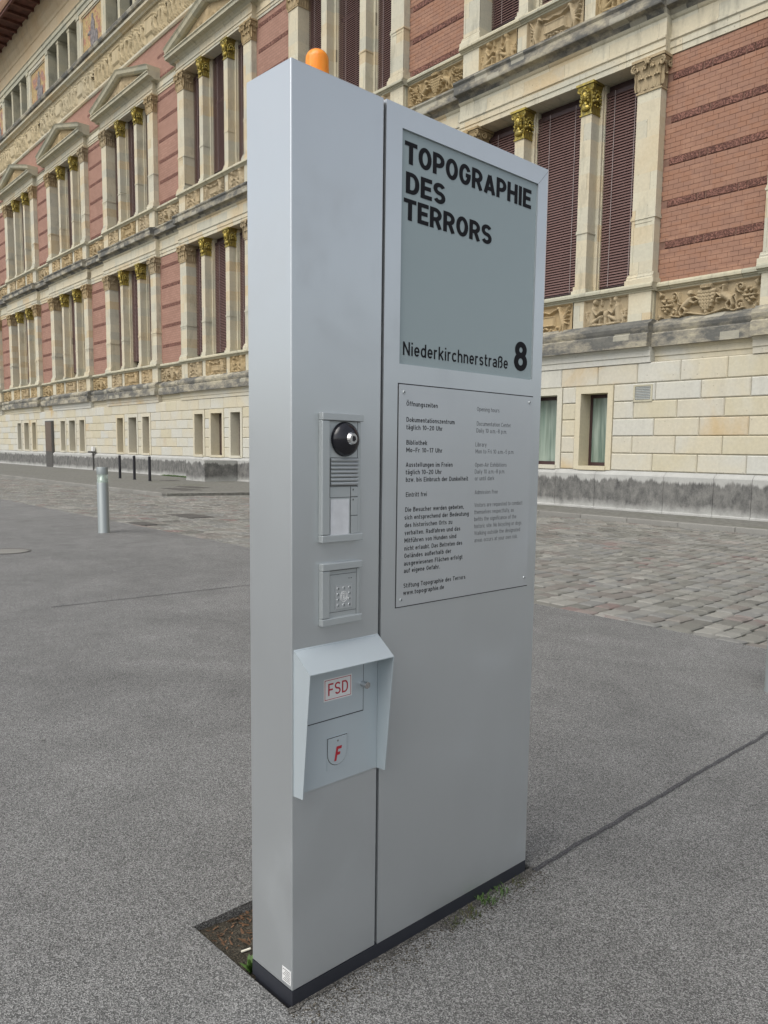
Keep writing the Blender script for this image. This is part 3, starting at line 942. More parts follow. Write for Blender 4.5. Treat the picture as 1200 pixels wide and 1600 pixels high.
FLOORS = (5.95, 13.97)
for k in BAYS:
    u0 = U0(k)
    for fl, zb in enumerate(FLOORS):
        fine = (k <= 2)
        for i, v in enumerate(PIERS):
            p = fo('pilaster', M_PIER, u0 + v, zb)
            obj('capital', M_CAPS, p, (0, 0, 4.70))
        for i, v in enumerate(COLS):
            p = fo('column', M_COL, u0 + v, zb, -.03)
            cpt = obj('capital', M_CAPG, p, (0, 0, 4.70))
            cpt['label'] = 'gilded capital with a carved head'
        for i, (a, b) in enumerate(OPEN):
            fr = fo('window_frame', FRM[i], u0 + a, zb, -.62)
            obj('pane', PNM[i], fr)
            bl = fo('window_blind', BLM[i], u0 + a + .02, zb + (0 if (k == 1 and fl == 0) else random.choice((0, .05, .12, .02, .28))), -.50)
            for q in (.26, .72):
                obj('cord', CRM[i], bl, (-(b - a - .04) * q, 0, 0))
            obj('bottom_rail', BRM[i], bl)
            if k == 1 and fl == 0:
                for j in range(NSL):
                    obj('slat', SLATS[i], bl, (0, 0, .22 + j * SLATP))
            else:
                s_ = obj('slat', SLJ[i], bl, (0, 0, .22))
                s_['kind'] = 'stuff'
            a2, b2 = RW[i]
            rel = (REL_F if fine else REL_C)[i]
            fo('relief_panel', rel, u0 + a2, zb - .99, -.08)
        for v in PIERS:
            fo('pedestal', M_DIE, u0 + v, zb - .99)
        for v in COLS:
            fo('pedestal', M_DIE2, u0 + v, zb - .99, -.02)
        fo('relief_panel', ARMS_F if fine else ARMS_C, u0 + 7.03, zb - .99, -.27)
        # horizontal members: break forward over the bay
        fo('sill', S['sill'][0], u0 - .08, zb - .33)
        fo('sill', S['sill'][1], u0 + 7.08, zb - .33)
        for q_, uu in ((0, u0 - .08), (1, u0 + 7.08)):
            ar = fo('architrave', S['architrave'][q_], uu, zb + 5.505)
            if fl == 1: ar.scale = (1, 1, .68)
        if fl == 0:
            fo('cornice', S['cornice'][0], u0 - .08, zb + 6.385)
            fo('cornice', S['cornice'][1], u0 + 7.08, zb + 6.385)
            fo('string_course', S['string_course'][0], u0 - .08, 3.95)
            fo('string_course', S['string_course'][1], u0 + 7.08, 3.95)
            fo('string_cornice', S['string_cornice'][0], u0 - .08, 4.33)
            fo('string_cornice', S['string_cornice'][1], u0 + 7.08, 4.33)
        else:
            fo('pediment', M_PED, u0, zb + 6.105)
            fo('tympanum_relief', M_TYM, u0 - .1, zb + 6.105 + .28, .12)

# --- brick piers between the bays
def band_zs(z0, z1, first):
    r = []
    z = first
    while z < z1 - .1:
        if z > z0: r.append(z)
        z += 1.012
    return r
BANDH = .19
wall_mb = MB()
tile_done = 0
M_TL = MB().chamfer_box(-.80, 0, -.012, .06, 0, .17, .012).mesh('terracotta_tile', 'terracotta')
M_TS = MB().chamfer_box(-.19, 0, -.012, .06, 0, .17, .012).mesh('terracotta_tile', 'terracotta')
M_TP = MB().chamfer_box(-.56, 0, -.012, .06, 0, .17, .012).mesh('terracotta_tile', 'terracotta')
def tile_row(v0, z):
    """offsets of tiles along a brick pier"""
    pts = [(0.02, M_TP), (.60, M_TS), (.82, M_TL), (1.65, M_TS), (1.87, M_TL)]
    return [(v0 + a, m) for a, m in pts]
def tile_row_mb(mb, v0, z):
    for a, L in ((.02, .56), (.60, .19), (.82, .80), (1.65, .19), (1.87, .80)):
        mb.chamfer_box(-(v0 + a + L), -(v0 + a), .25 - .012, .30, z, z + .17, .012)
bricks_single = []
brick_mass = MB()
rowh = .1155
bpt = 0
for k in [-1] + BAYS:
    ua, ub = U0(k) + 7.0, U0(k) + PITCH_U
    for fl, (z0, z1, first) in enumerate(((5.95, 11.45, 6.79), (13.97, 22.0, 14.06))):
        near = (k == 0) or (k == 1 and fl == 1)
        base_mat = 'mortar' if near else 'brickwork'
        o_front = -.262 if near else -.25
        wm = MB(); fbox(wm, ua - .1, ub + .1, z0 - .05, z1, -1.0, o_front)
        wall = fo('brick_wall', wm.mesh('brick_wall', base_mat))
        if k < 0: continue
        zs = band_zs(z0, z1, first)
        if k == 0 and fl == 0:
            for z in zs:
                for a, m in tile_row(ua, z):
                    obj('terracotta_tile', m, wall, (-a, .25, z))
        else:
            tm = MB()
            for z in zs: tile_row_mb(tm, ua, z)
            t_ = obj('terracotta_band', tm.mesh('terracotta_band', 'terracotta'), wall)
            t_['kind'] = 'stuff'
        if near:
            # courses
            rows = []
            z = z0; edges = sorted(zs)
            segs = []; prev = z0
            for b in edges:
                segs.append((prev, b - .01)); prev = b + .18
            segs.append((prev, z1))
            ri = 0
            mass = MB()
            for (a, b) in segs:
                n = max(1, round((b - a) / rowh))
                hh = (b - a) / n
                if b - a < .06: continue
                for r in range(n):
                    zz = a + r * hh
                    u = ua + .004 - (.14 if ri % 2 else 0)
                    ri += 1
                    while u < ub - .02:
                        x0, x1 = max(u, ua + .004), min(u + .275, ub - .004)
                        if x1 - x0 > .05:
                            pr = random.uniform(-.002, .003)
                            if k == 0 and fl == 0 and bpt < 300:
                                m_ = MB().chamfer_box(-(x1 - x0), 0, -.012 - pr, .03, 0, hh - .006, .003).mesh('brick', 'brick_clay')
                                obj('brick', m_, wall, (-x0, .262, zz))
                                bpt += 1
                            else:
                                mass.chamfer_box(-x1, -x0, .25 - pr, .29, zz, zz + hh - .006, .003)
                        u += .28
            s_ = obj('brick', mass.mesh('brick', 'brick_clay'), wall)
            s_['kind'] = 'stuff'

# --- ashlar basement with its windows
BWIN = ((1.17, 2.05), (2.87, 3.97), (4.78, 5.66))
ZP, ZT = 1.15, 3.43
core = MB()
blocks = []
def add_block(u_0, u_1, z0, z1):
    blocks.append((u_0, u_1, z0, z1))
courses = [ZP + .456 * i for i in range(6)]
M_BF = []
for a, b in BWIN:
    wd = b - a
    mb = MB()
    # stone surround: jambs and lintel, with reveal depth
    mb.box(0, .17, -.025, .5, 0, ZT - ZP - .005); mb.box(-wd - .17, -wd, -.025, .5, 0, ZT - ZP - .005)
    mb.box(-wd, 0, -.025, .5, 2.08, ZT - ZP - .005)
    mb.box(-wd - .02, .02, -.06, .5, -.01, .10)
    M_BF.append(mb.mesh('window_surround', 'surround_stone'))
M_BW, M_BP, M_BS = [], [], []
for a, b in BWIN:
    wd = b - a
    mb = MB()
    t = .075
    mb.box(-t, 0, .44, .49, .10, 2.08); mb.box(-wd, -wd + t, .44, .49, .10, 2.08)
    mb.box(-wd + t, -t, .44, .49, .10, .2); mb.box(-wd + t, -t, .44, .49, 1.98, 2.08)
    M_BW.append(mb.mesh('window_frame', 'dark_wood'))
    M_BP.append(MB().box(-wd + t - .01, -t + .01, .465, .475, .19, 1.99).mesh('pane', 'curtain_glass'))
    M_BS.append(MB().box(-wd + t - .01, -t + .01, .45, .46, .19, 1.99).mesh('shutter', 'shutter'))
for k in BAYS:
    u0 = U0(k)
    for i, (a, b) in enumerate(BWIN):
        sr = fo('window_surround', M_BF[i], u0 + a, ZP)
        fr = obj('window_frame', M_BW[i], sr)
        obj('pane', M_BP[i] if k <= 1 else M_BS[i], sr)
    # core walls behind the blocks
    for (a, b) in ((2.05, 2.87), (3.97, 4.78)):
        fbox(core, u0 + a + .16, u0 + b - .16, ZP, ZT, -.6, -.028)
    fbox(core, u0 + 5.66 + .16, u0 + PITCH_U + 1.17 - .16, ZP, ZT, -.6, -.028)
    fbox(core, u0, u0 + PITCH_U, ZT, 3.96, -.6, -.028)
    for ci, z in enumerate(courses[:5]):
        z1 = courses[ci + 1]
        for (a, b) in ((2.05 + .17, 2.87 - .17), (3.97 + .17, 4.78 - .17)):
            add_block(u0 + a, u0 + b, z, z1)
        A, B = u0 + 5.83, u0 + PITCH_U + 1.0
        n = 4
        L = (B - A) / n
        if ci % 2 == 0:
            cuts = [A + L * i for i in range(n + 1)]
        else:
            cuts = [A, A + L * .5] + [A + L * (.5 + i) for i in range(1, n)] + [B]
        for c0, c1 in zip(cuts[:-1], cuts[1:]):
            add_block(c0, c1, z, z1)
    L = PITCH_U / 8
    for i in range(8):
        add_block(u0 + L * i + .3, u0 + L * (i + 1) + .3, ZT, 3.95)
fbox(core, U0(0) - .5, U0(0) + 1.0, ZP, 3.95, -.6, -.028)
ash = fo('ashlar_wall', core.mesh('ashlar_wall', 'joint_stone'))
blocks.sort(key=lambda b: b[0])
mass = MB(); nb = 0
for (a, b, z0, z1) in blocks:
    g = .006
    pr = random.uniform(-.003, .004)
    if b > 5 and nb < 298:
        bm_ = MB().chamfer_box(-(b - a) + g, -g, -.032 - pr, .05, g, z1 - z0 - g, .024)
        obj('stone_block', bm_.mesh('stone_block', 'ashlar'), ash, (-a, .028, z0))
        nb += 1
    else:
        mass.chamfer_box(-b + g, -a - g, -pr, .05, z0 + g, z1 - g, .024)
obj('stone_block', mass.mesh('stone_block', 'ashlar'), ash)['kind'] = 'stuff'
# ventilation grille on the ashlar
mb = MB()
mb.box(-.56, 0, -.025, .02, 0, .05); mb.box(-.56, 0, -.025, .02, .40, .44); mb.box(-.05, 0, -.025, .02, .05, .40); mb.box(-.56, -.51, -.025, .02, .05, .40)
vg = fo('vent_grille', mb.mesh('vent_grille', 'grey_stone'), 11.27, 2.95)
obj('back_plate', MB().box(-.53, -.03, 0, .01, .03, .42).mesh('back_plate', 'iron'), vg)
for i in range(8):
    sm = MB().add([(-.05, -.02, 0), (-.51, -.02, 0), (-.51, .0, .028), (-.05, .0, .028), (-.05, -.016, -.004), (-.51, -.016, -.004)], [(0, 1, 2, 3), (0, 4, 5, 1)])
    obj('louvre', sm.mesh('louvre', 'bollard_metal'), vg, (0, 0, .065 + i * .042))
# plinth of long slabs
pl = fo('plinth', MB().box(-U0(7) - 12, -U0(0) + 6, -.02, .6, 0, ZP - .03).mesh('plinth', 'plinth_stone'))
u = U0(0) - 5.0
while u < U0(7) + 11:
    L = random.choice((1.35, 1.7, 2.1, .95))
    mb = MB()
    fprof(mb, .005, L - .005, [(-.02, -.02), (.145, -.02), (.145, .13), (.12, .15), (.12, ZP - .12), (.10, ZP - .09), (-.01, ZP - .004), (-.02, ZP - .004)])
    obj('plinth_slab', mb.mesh('plinth_slab', 'plinth_stone'), pl, (-u, 0, 0))
    u += L
# projecting wall of a light well and a plain service door further left
lw = MB(); fbox(lw, 32.4, 34.2, 0, 1.03, .15, 1.75)
fo('light_well_wall', lw.mesh('light_well_wall', 'plinth_stone'))
dm = MB(); fbox(dm, 57.9, 59.3, 0.0, 3.28, .0, .16)
dr = fo('service_door', dm.mesh('service_door', 'iron'))
dl = MB(); fbox(dl, 58.0, 59.2, 1.18, 3.2, .16, .18)
obj('door_panel', dl.mesh('door_panel', 'shutter'), dr)
fx = MB(); fbox(fx, 50.15, 50.22, 0.05, 1.2, .15, .2); fbox(fx, 50.0, 50.6, 1.15, 1.27, .1, .34)
fo('wall_pipe', fx.mesh('wall_pipe', 'iron'))
fx2 = MB(); fbox(fx2, 50.05, 50.35, 1.27, 1.55, .1, .22)
fo('wall_lamp', fx2.mesh('wall_lamp', 'white_film'))

# --- storey walls behind the windows and upper frieze, attic, eaves
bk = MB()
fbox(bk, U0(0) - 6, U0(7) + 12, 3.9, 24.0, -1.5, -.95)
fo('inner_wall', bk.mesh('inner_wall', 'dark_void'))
for k in BAYS:
    u0 = U0(k)
    for (ua_, ub_, z0_, z1_, o_) in ((u0 - .02, u0 + 7.02, 4.0, 5.76, -.1), (u0 - .02, u0 + 7.02, 12.0, 13.77, -.1), (u0 - .02, u0 + 7.02, 20.1, 22.0, -.26),
                                    (u0 + 7.03, u0 + PITCH_U - .03, 4.0, 5.76, -.29), (u0 + 7.03, u0 + PITCH_U - .03, 11.5, 13.77, -.29)):
        fills = MB(); fbox(fills, ua_, ub_, z0_, z1_, -.9, o_)
        fo('backing_wall', fills.mesh('backing_wall', 'grey_stone'))
# brick triangle zone above pediments
tb = MB()
fbox(tb, U0(0) - 6, U0(7) + 12, 20.15, 22.05, -.9, -.24)
fo('brick_wall', tb.mesh('brick_wall', 'brickwork'))
UL, UR = U0(7) + 8, U0(0) - 3
fm = MB(); fprof(fm, UR, UL, [(-.9, 22.05), (-.18, 22.05), (-.12, 22.12), (-.12, 22.22), (-.16, 22.26), (-.9, 22.26)])
fprof(fm, UR, UL, [(-.9, 23.80), (-.12, 23.80), (-.06, 23.88), (.12, 23.92), (.12, 24.06), (-.9, 24.06)])
fo('frieze_moulding', fm.mesh('frieze_moulding', 'sandstone'))
fm = MB(); fprof(fm, UR, UL, [(-.9, 24.06), (.05, 24.06), (.22, 24.12), (.26, 24.26), (.22, 24.34), (-.9, 24.40)])
fo('attic_sill', fm.mesh('attic_sill', 'sooty_stone'))
FRZ = [frieze_panel(PITCH_U - .02, 240, 40, 1.54, s).mesh('frieze_relief', 'pale_relief', s) for s in (11, 12, 13)]
for k in BAYS:
    fo('frieze_relief', FRZ[k % 3], U0(k) - 1.42, 22.26, -.22)
AP = MB().box(-.2, .2, 0, .7, 0, 2.62).box(-.24, .24, -.04, .7, 2.42, 2.62).box(-.23, .23, -.03, .7, 0, .15).mesh('attic_pier', 'grey_stone')
AC = MB().box(-.16, .16, 0, .6, 0, 2.62).box(-.2, .2, -.03, .6, 2.44, 2.62).mesh('attic_column', 'grey_stone')
MF = MB()
MFW = PITCH_U - 6.1
for x0, x1, z0, z1 in ((-.28, 0, 0, 2.62), (-MFW, -MFW + .28, 0, 2.62), (-MFW + .28, -.28, 0, .2), (-MFW + .28, -.28, 2.4, 2.62)):
    MF.box(x0, x1, -.02, .3, z0, z1)
for x0, x1, z0, z1 in ((-.36, -.28, .2, 2.4), (-MFW + .28, -MFW + .36, .2, 2.4), (-MFW + .36, -.36, .2, .28), (-MFW + .36, -.36, 2.32, 2.4)):
    MF.box(x0, x1, .03, .3, z0, z1)
MFM = MF.mesh('mosaic_surround', 'sandstone')
MOS = MB().box(-MFW + .3, -.3, .08, .12, .2, 2.4).mesh('mosaic_field', 'mosaic')
fg = MB()
fg.ell((-MFW / 2, .07, 1.95), (.16, .02, .17)); fg.ell((-MFW / 2, .07, 1.4), (.34, .025, .5)); fg.ell((-MFW / 2, .07, .8), (.42, .025, .6))
fg.ell((-MFW / 2 - .5, .07, 1.2), (.28, .02, .12)); fg.ell((-MFW / 2 + .55, .07, .7), (.25, .02, .42))
FG = fg.mesh('mosaic_figure', 'mosaic_robe', True)
AWF = MB().box(-6.0, 0, .62, .66, 0, 2.62).mesh('attic_window', 'dark_glass')
for k in BAYS:
    c = U0(k) + 3.3
    for d_ in (-3.05 + .2, 3.05 - .2):
        fo('attic_pier', AP, c + d_, 24.38, -.05)
    for d_ in (-1.0, 1.0):
        fo('attic_column', AC, c + d_, 24.38, -.12)
    fo('attic_window', AWF, c - 3.0, 24.38, -.05)
    ms = fo('mosaic_surround', MFM, c + 3.05, 24.38, -.08)
    obj('mosaic_field', MOS, ms)
    obj('mosaic_figure', FG, ms)
em = MB()
fprof(em, UR, UL, [(-1, 27.0), (-.02, 27.0), (-.02, 27.25), (.04, 27.28), (.04, 27.5), (.10, 27.55), (.02, 27.6), (-1, 27.6)])
fo('attic_architrave', em.mesh('attic_architrave', 'grey_stone'))
em = MB()
fprof(em, UR, UL, [(-1, 27.6), (.06, 27.6), (.06, 27.72), (.0, 27.76), (.0, 28.35), (.05, 28.4), (.05, 28.5), (.01, 28.54), (.01, 28.7), (.08, 28.85), (.16, 29.1), (.16, 29.3), (.28, 29.6), (.34, 29.85), (-1, 29.85)])
fo('attic_frieze', em.mesh('attic_frieze', 'warm_stone'))
em = MB()
fprof(em, UR, UL, [(-1, 29.85), (1.75, 29.85), (1.75, 30.00), (-1, 30.00)])
u = UR + .3
while u < UL:
    fbox(em, u, u + .18, 29.68, 29.85, .34, 1.72); u += 1.23
fbox(em, UR, UL, 29.71, 29.85, 1.60, 1.74)
fo('eaves', em.mesh('eaves', 'eave_soffit'))
em = MB()
fprof(em, UR, UL, [(1.6, 30.00), (1.80, 29.85), (1.86, 29.95), (1.95, 30.20), (1.95, 30.30), (1.6, 30.35)])
fo('gutter', em.mesh('gutter', 'eave_edge'))
rf = MB(); fprof(rf, UR, UL, [(1.6, 30.35), (-6, 32.35), (-6, 30.05), (1.0, 30.05)])
fo('roof', rf.mesh('roof', 'iron'))
# body of the house behind the facade
bd = MB(); fbox(bd, UR, UL, 0, 29.1, -8, -1.5)
fo('building_body', bd.mesh('building_body', 'brickwork'))

# ------------------------------------------------------------------ ground
YC0 = D - 11.9          # near edge of the cobbles
PIT = None
AX, AY = -1.74, 1.131                       # near front corner of the sign
dsv = Vector((-.045, .999)).normalized()
nnv = Vector((.999, .045)).normalized()
def sw(s, o, z=0.0):
    p = Vector((AX, AY)) + dsv * s + nnv * o
    return (p.x, p.y, z)
# asphalt sheet with a rectangular hole beside the sign, in the sign's own axes
mb = MB()
def quad(s0, s1, o0, o1, z=0.0):
    mb.add([sw(s0, o0, z), sw(s1, o0, z), sw(s1, o1, z), sw(s0, o1, z)], [(0, 1, 2, 3)])
HS0, HS1, HO0, HO1 = -.012, 1.10, -.53, -.004
quad(-60, HS0, -80, 80)
quad(HS0, HS1, -80, HO0); quad(HS0, HS1, HO1, 80)
quad(HS1, 1.5, -80, 80)
# walls of the hole
for (a, b) in (((HS0, HO0), (HS1, HO0)), ((HS0, HO0), (HS0, HO1)), ((HS1, HO0), (HS1, HO1)), ((HS0, HO1), (HS1, HO1))):
    p, q = sw(*a), sw(*b)
    mb.add([p, q, (q[0], q[1], -.07), (p[0], p[1], -.07)], [(0, 1, 2, 3)])
# the far strip up to the cobbles, parallel to the house
p = sw(1.5, -80); q = sw(1.5, 80)
mb.add([p, q, (q[0], YC0 - .012, 0), (p[0], YC0 - .012, 0)], [(0, 1, 2, 3)])
tag(obj('forecourt', mb.mesh('forecourt', 'asphalt')), 'grey asphalt forecourt with a rectangular cut-out beside the sign', kind='structure')
gm = MB().add([(-900, -900, -.10), (900, -900, -.10), (900, 900, -.10), (-900, 900, -.10)], [(0, 1, 2, 3)])
tag(obj('ground', gm.mesh('ground', 'asphalt')), 'flat ground', kind='structure')
sm = MB()
nx, ny = 60, 30
rs = np.random.RandomState(4)
vs = []
for i in range(nx + 1):
    for j in range(ny + 1):
        s = HS0 - .01 + (HS1 - HS0 + .02) * i / nx; o_ = HO0 - .01 + (HO1 - HO0 + .02) * j / ny
        zz = -.040 + rs.rand() * .006 + .010 * math.sin(s * 9) * math.sin(o_ * 11) + .018 * max(0, 1 - (s - HS0) / .12)
        vs.append(sw(s, o_, zz))
fs = [(i * (ny + 1) + j, (i + 1) * (ny + 1) + j, (i + 1) * (ny + 1) + j + 1, i * (ny + 1) + j + 1) for i in range(nx) for j in range(ny)]
sm.add(vs, fs)
tag(obj('soil_bed', sm.mesh('soil_bed', 'soil')), 'dark gritty soil in the rectangular cut-out behind the sign', kind='structure')

# tar seams
def seam(p0, p1, wd, n=60, seed=1):
    rs = random.Random(seed)
    p0 = Vector(p0); p1 = Vector(p1)
    d = (p1 - p0).normalized(); q = Vector((-d.y, d.x))
    mb = MB(); vs = []
    wob = 0
    for i in range(n + 1):
        t = i / n
        wob = wob * .8 + rs.uniform(-.0032, .0032)
        c = p0 + (p1 - p0) * t + q * wob
        a = wd * rs.uniform(.35, .65); b = wd * rs.uniform(.35, .65)
        vs += [(c.x + q.x * a, c.y + q.y * a, .004), (c.x - q.x * b, c.y - q.y * b, .004)]
    mb.add(vs, [(2 * i, 2 * i + 1, 2 * i + 3, 2 * i + 2) for i in range(n)])
    return mb
def og(x, y):            # ground point given in camera-forward coordinates -> scene
    e = (-math.sin(YB), math.cos(YB)); n = (math.cos(YB), math.sin(YB))
    return (-(x * e[0] + y * e[1]), x * n[0] + y * n[1])
a = og(.45, 2.80); b = og(3.6, 5.92)
tag(obj('tar_seam', seam(a, b, .020, 110).mesh('tar_seam', 'tar')), 'dark tar joint running from the foot of the sign to the right', kind='structure')
a = og(-3.54, 7.50); b = og(-1.3, 9.5)
tag(obj('tar_seam', seam(a, b, .014, 80, 5).mesh('tar_seam', 'tar')), 'thin tar joint crossing the asphalt left of the sign', kind='structure')

# cobbled road
road = obj('cobbled_road', MB().box(-90, 12, YC0, D - 1.6, -.08, -.026).mesh('cobbled_road', 'joint_dirt'))
tag(road, 'cobbled roadway between the forecourt and the kerb', kind='structure')
def cobble_geo(mb, x0, x1, y0, y1, h, rs, tilt=0.0):
    g = .010
    j = lambda: rs.uniform(-.008, .008)
    b = .016
    ax, bx_, ay, by = x0 + .012, x1 - .012, y0 + .006, y1 - .006
    lo = [(ax + j(), ay + j()), (bx_ + j(), ay + j()), (bx_ + j(), by + j()), (ax + j(), by + j())]
    cx, cy = (ax + bx_) / 2, (ay + by) / 2
    tx, ty = rs.uniform(-.02, .02), rs.uniform(-.02, .02)
    vs = [(x, y, -.03) for x, y in lo]
    vs += [(x, y, h - .012) for x, y in lo]
    for x, y in lo:
        xx = x + (b if x < cx else -b); yy = y + (b if y < cy else -b)
        vs.append((xx, yy, h + (xx - cx) * tx + (yy - cy) * ty))
    vs.append((cx, cy, h + .003))
    fs = []
    for i in range(4):
        k2 = (i + 1) % 4
        fs += [(i, k2, 4 + k2, 4 + i), (4 + i, 4 + k2, 8 + k2, 8 + i), (8 + i, 8 + k2, 12)]
    mb.add(vs, fs)
rs = random.Random(21)
stones = []
SK = -.12                     # rows lean slightly against the wall normal
def kerb_y(x):
    u = -x
    if u < 23.5: return D - 2.30
    if u < 24.4: return D - 2.30 - (u - 23.5) * 5.6
    return D - 7.35
x = 9.0
while x > -46:
    wd = rs.uniform(.18, .215)
    y = YC0 + .16
    yk = kerb_y(x) - .02
    while y < yk:
        L = rs.uniform(.20, .30)
        y1 = min(y + L, yk)
        if y1 - y > .06:
            stones.append((x - wd + SK * (y - YC0), x + SK * (y - YC0), y, y1))
        y += L
    x -= wd
x = 9.0
while x > -46:                # border row laid lengthways
    L = rs.uniform(.24, .40)
    stones.append((x - L, x, YC0 - .0 + rs.uniform(-.03, .02), YC0 + .155)); x -= L
# where each stone would fall in the picture, to choose the 300 that show largest
e_ = (-math.sin(YB), math.cos(YB)); n_ = (math.cos(YB), math.sin(YB))
def fwd(x, y):
    return (-x) * e_[1] + y * n_[1], (-x) * e_[0] + y * n_[0]
def score(s):
    cx, cy = (s[0] + s[1]) / 2, (s[2] + s[3]) / 2
    f_, r_ = fwd(cx, cy)
    px = 654 + 1233 * r_ / f_ if f_ > .1 else 9999
    if f_ < .5 or px > 1215 or px < 835: return 1e9
    return f_
order = sorted(range(len(stones)), key=lambda i: score(stones[i]))
single = set(order[:290])
mass = MB()
for i, s in enumerate(stones):
    h = rs.uniform(-.009, .001)
    if i in single:
        m_ = MB(); cobble_geo(m_, 0, s[1] - s[0], 0, s[3] - s[2], h, rs)
        obj('cobblestone', m_.mesh('cobblestone', 'cobble_single'), road, (s[0], s[2], 0))
    else:
        cobble_geo(mass, *s, h, rs)
obj('cobblestone', mass.mesh('cobblestone', 'cobble_mass'), road)['kind'] = 'stuff'
# far part of the road as a sheet of material only
fr = MB().box(-89, -46, YC0, D - 7.4, -.02, -.004)
obj('far_paving', fr.mesh('far_paving', 'cobble_mass'), road)

# pavement and kerb
pv = MB()
KH = .10
pv.prism([(10, D - 2.15), (10, D + .3), (-95, D + .3), (-95, D - 7.2), (-24.3, D - 7.2), (-23.5, D - 2.15)], 'z', -.05, KH - .01)
pave = obj('pavement', pv.mesh('pavement', 'mosaic_paving'))
tag(pave, 'pavement of small stones along the foot of the museum', kind='structure')
def kerb_stone(p0, p1, h=KH, wd=.16):
    p0 = Vector(p0); p1 = Vector(p1)
    d = (p1 - p0); L = d.length; d.normalize()
    mb = MB().box(.004, L - .004, 0, wd, -.06, h)
    me = mb.mesh('kerb_stone', 'granite')
    o = obj('kerb_stone', me, pave, (p0.x, p0.y, 0), math.atan2(d.y, d.x))
    bevel(o, .012, 1)
def kerb_line(a, b, step):
    a = Vector(a); b = Vector(b); n = max(1, round((b - a).length / step))
    for i in range(n):
        kerb_stone(a + (b - a) * i / n, a + (b - a) * (i + 1) / n)
kerb_line((-23.5, D - 2.30), (8, D - 2.30), 1.3)
kerb_line((-24.4, D - 7.35), (-23.5, D - 2.36), 1.25)
kerb_line((-62, D - 7.35), (-24.42, D - 7.35), 1.15)

def disc_thing(name, x, y, z, rx, ry, label, cat, mat='iron', ring=None, group=None):
    t = obj(name, None, None, (x, y, z))
    tag(t, label, cat, group)
    m1 = MB().lathe((0, 0, 0), [(rx * 1.12, -.02), (rx * 1.12, .005), (rx, .006), (rx, .002)], 28).mesh('frame', ring or mat, False)
    obj('frame', m1, t)
    m2 = MB().lathe((0, 0, 0), [(rx * .985, -.02), (rx * .985, .004), (rx * .5, .006), (0.001, .006)], 28)
    obj('lid', m2.mesh('lid', mat), t)
    return t
def rect_cover(x, y, z, lx, ly, label, group=None):
    t = obj('utility_cover', None, None, (x, y, z))
    tag(t, label, 'cover', group)
    obj('frame', MB().box(-lx / 2 - .04, lx / 2 + .04, -ly / 2 - .04, ly / 2 + .04, -.03, .003).mesh('frame', 'iron'), t)
    obj('lid', MB().box(-lx / 2, lx / 2, -ly / 2, ly / 2, -.03, .008).mesh('lid', 'iron'), t)
x, y = og(-6.05, 11.48)
disc_thing('manhole_cover', x, y, .002, .30, .30, 'round concrete-filled manhole cover at the left edge of the asphalt', 'manhole cover', 'granite', 'iron')
x, y = og(-5.27, 18.16); rect_cover(x, y, -.002, 1.1, .55, 'dark rectangular utility cover in the cobbles in front of the kerb corner')
x, y = og(-5.66, 16.12); rect_cover(x, y, -.002, .7, .3, 'small dark drain cover at the edge of the cobbles right of the silver bollard')
x, y = og(-11.25, 35.58); rect_cover(x, y, KH - .008, .9, .5, 'dark cover in the pavement nearest the wall and the black posts')
x, y = og(-8.57, 29.82); rect_cover(x, y, KH - .008, 1.5, .6, 'dark cover in the middle of the pavement before the museum')
x, y = og(-8.5, 28.2); rect_cover(x, y, KH - .008, 1.6, .7, 'long dark cover in the pavement right behind the kerb corner')

# ------------------------------------------------------------------ the sign
sign = obj('information_sign', None, None, (AX, AY, 0), math.atan2(dsv.y, dsv.x))
tag(sign, 'tall silver aluminium sign pillar with lettering, intercom, key box and orange beacon', 'sign')
SW, SD_, SH = 1.055, .20, 2.505
SEAM0, SEAM1 = .3075, .3165
def sp(name, mb, mat, parent=sign, loc=(0, 0, 0), smooth=False, bv=None, label=None):
    o = obj(name, mb.mesh(name, mat, smooth), parent, loc)
    if bv: bevel(o, bv)
    if label: o['label'] = label
    return o
# local axes: x = along the face, -y = out of the face, z = up
sp('base', MB().box(.006, SW - .006, .006, SD_ - .006, -.08, .05), 'plinth_dark')
sp('base', MB().box(.0, SW, -.001, SD_ - .0, .0, .0455), 'plinth_dark')
sp('pillar_body', MB().box(0, SEAM0, 0, SD_, .047, SH), 'aluminium', bv=.003)
sp('seam', MB().box(SEAM0, SEAM1, .012, SD_ - .012, .047, SH - .006), 'seam_dark')
# right-hand body with a recess for the glass
GX0, GX1, GZ0, GZ1 = .377, 1.003, 1.802, 2.447
mb = MB()
mb.box(SEAM1, SW, .012, SD_, .047, SH)
FO = -.0004
V_ = [(SEAM1, .047), (SW, .047), (SW, GZ0), (SEAM1, GZ0), (GX0, GZ0), (GX1, GZ0), (GX0, GZ1), (GX1, GZ1), (SEAM1, SH), (SW, SH)]
mb.add([(x, FO, z) for x, z in V_] + [(x, .012, z) for x, z in V_],
       [(0, 1, 2, 5, 4, 3), (3, 4, 6, 8), (2, 9, 7, 5), (8, 6, 7, 9),
        (4, 5, 15, 14), (5, 7, 17, 15), (7, 6, 16, 17), (6, 4, 14, 16), (0, 3, 13, 10), (3, 8, 18, 13), (1, 11, 12, 2), (2, 12, 19, 9), (8, 9, 19, 18)])
sp('panel_body', mb, 'aluminium')
# fine mitre joint at the upper right corner of the frame
mb = MB()
for (p, q) in (((SW, SH - .006), (GX1 + .001, GZ1 + .0005)),):
    mb.add([(p[0], FO - .0003, p[1]), (q[0], FO - .0003, q[1]), (q[0], FO - .0003, q[1] + .0011), (p[0], FO - .0003, p[1] + .0011)], [(0, 1, 2, 3)])
sp('mitre_joint', mb, 'seam_dark')
glass = sp('glass_panel', MB().box(GX0, GX1, .006, .0119, GZ0, GZ1), 'back_painted_glass')

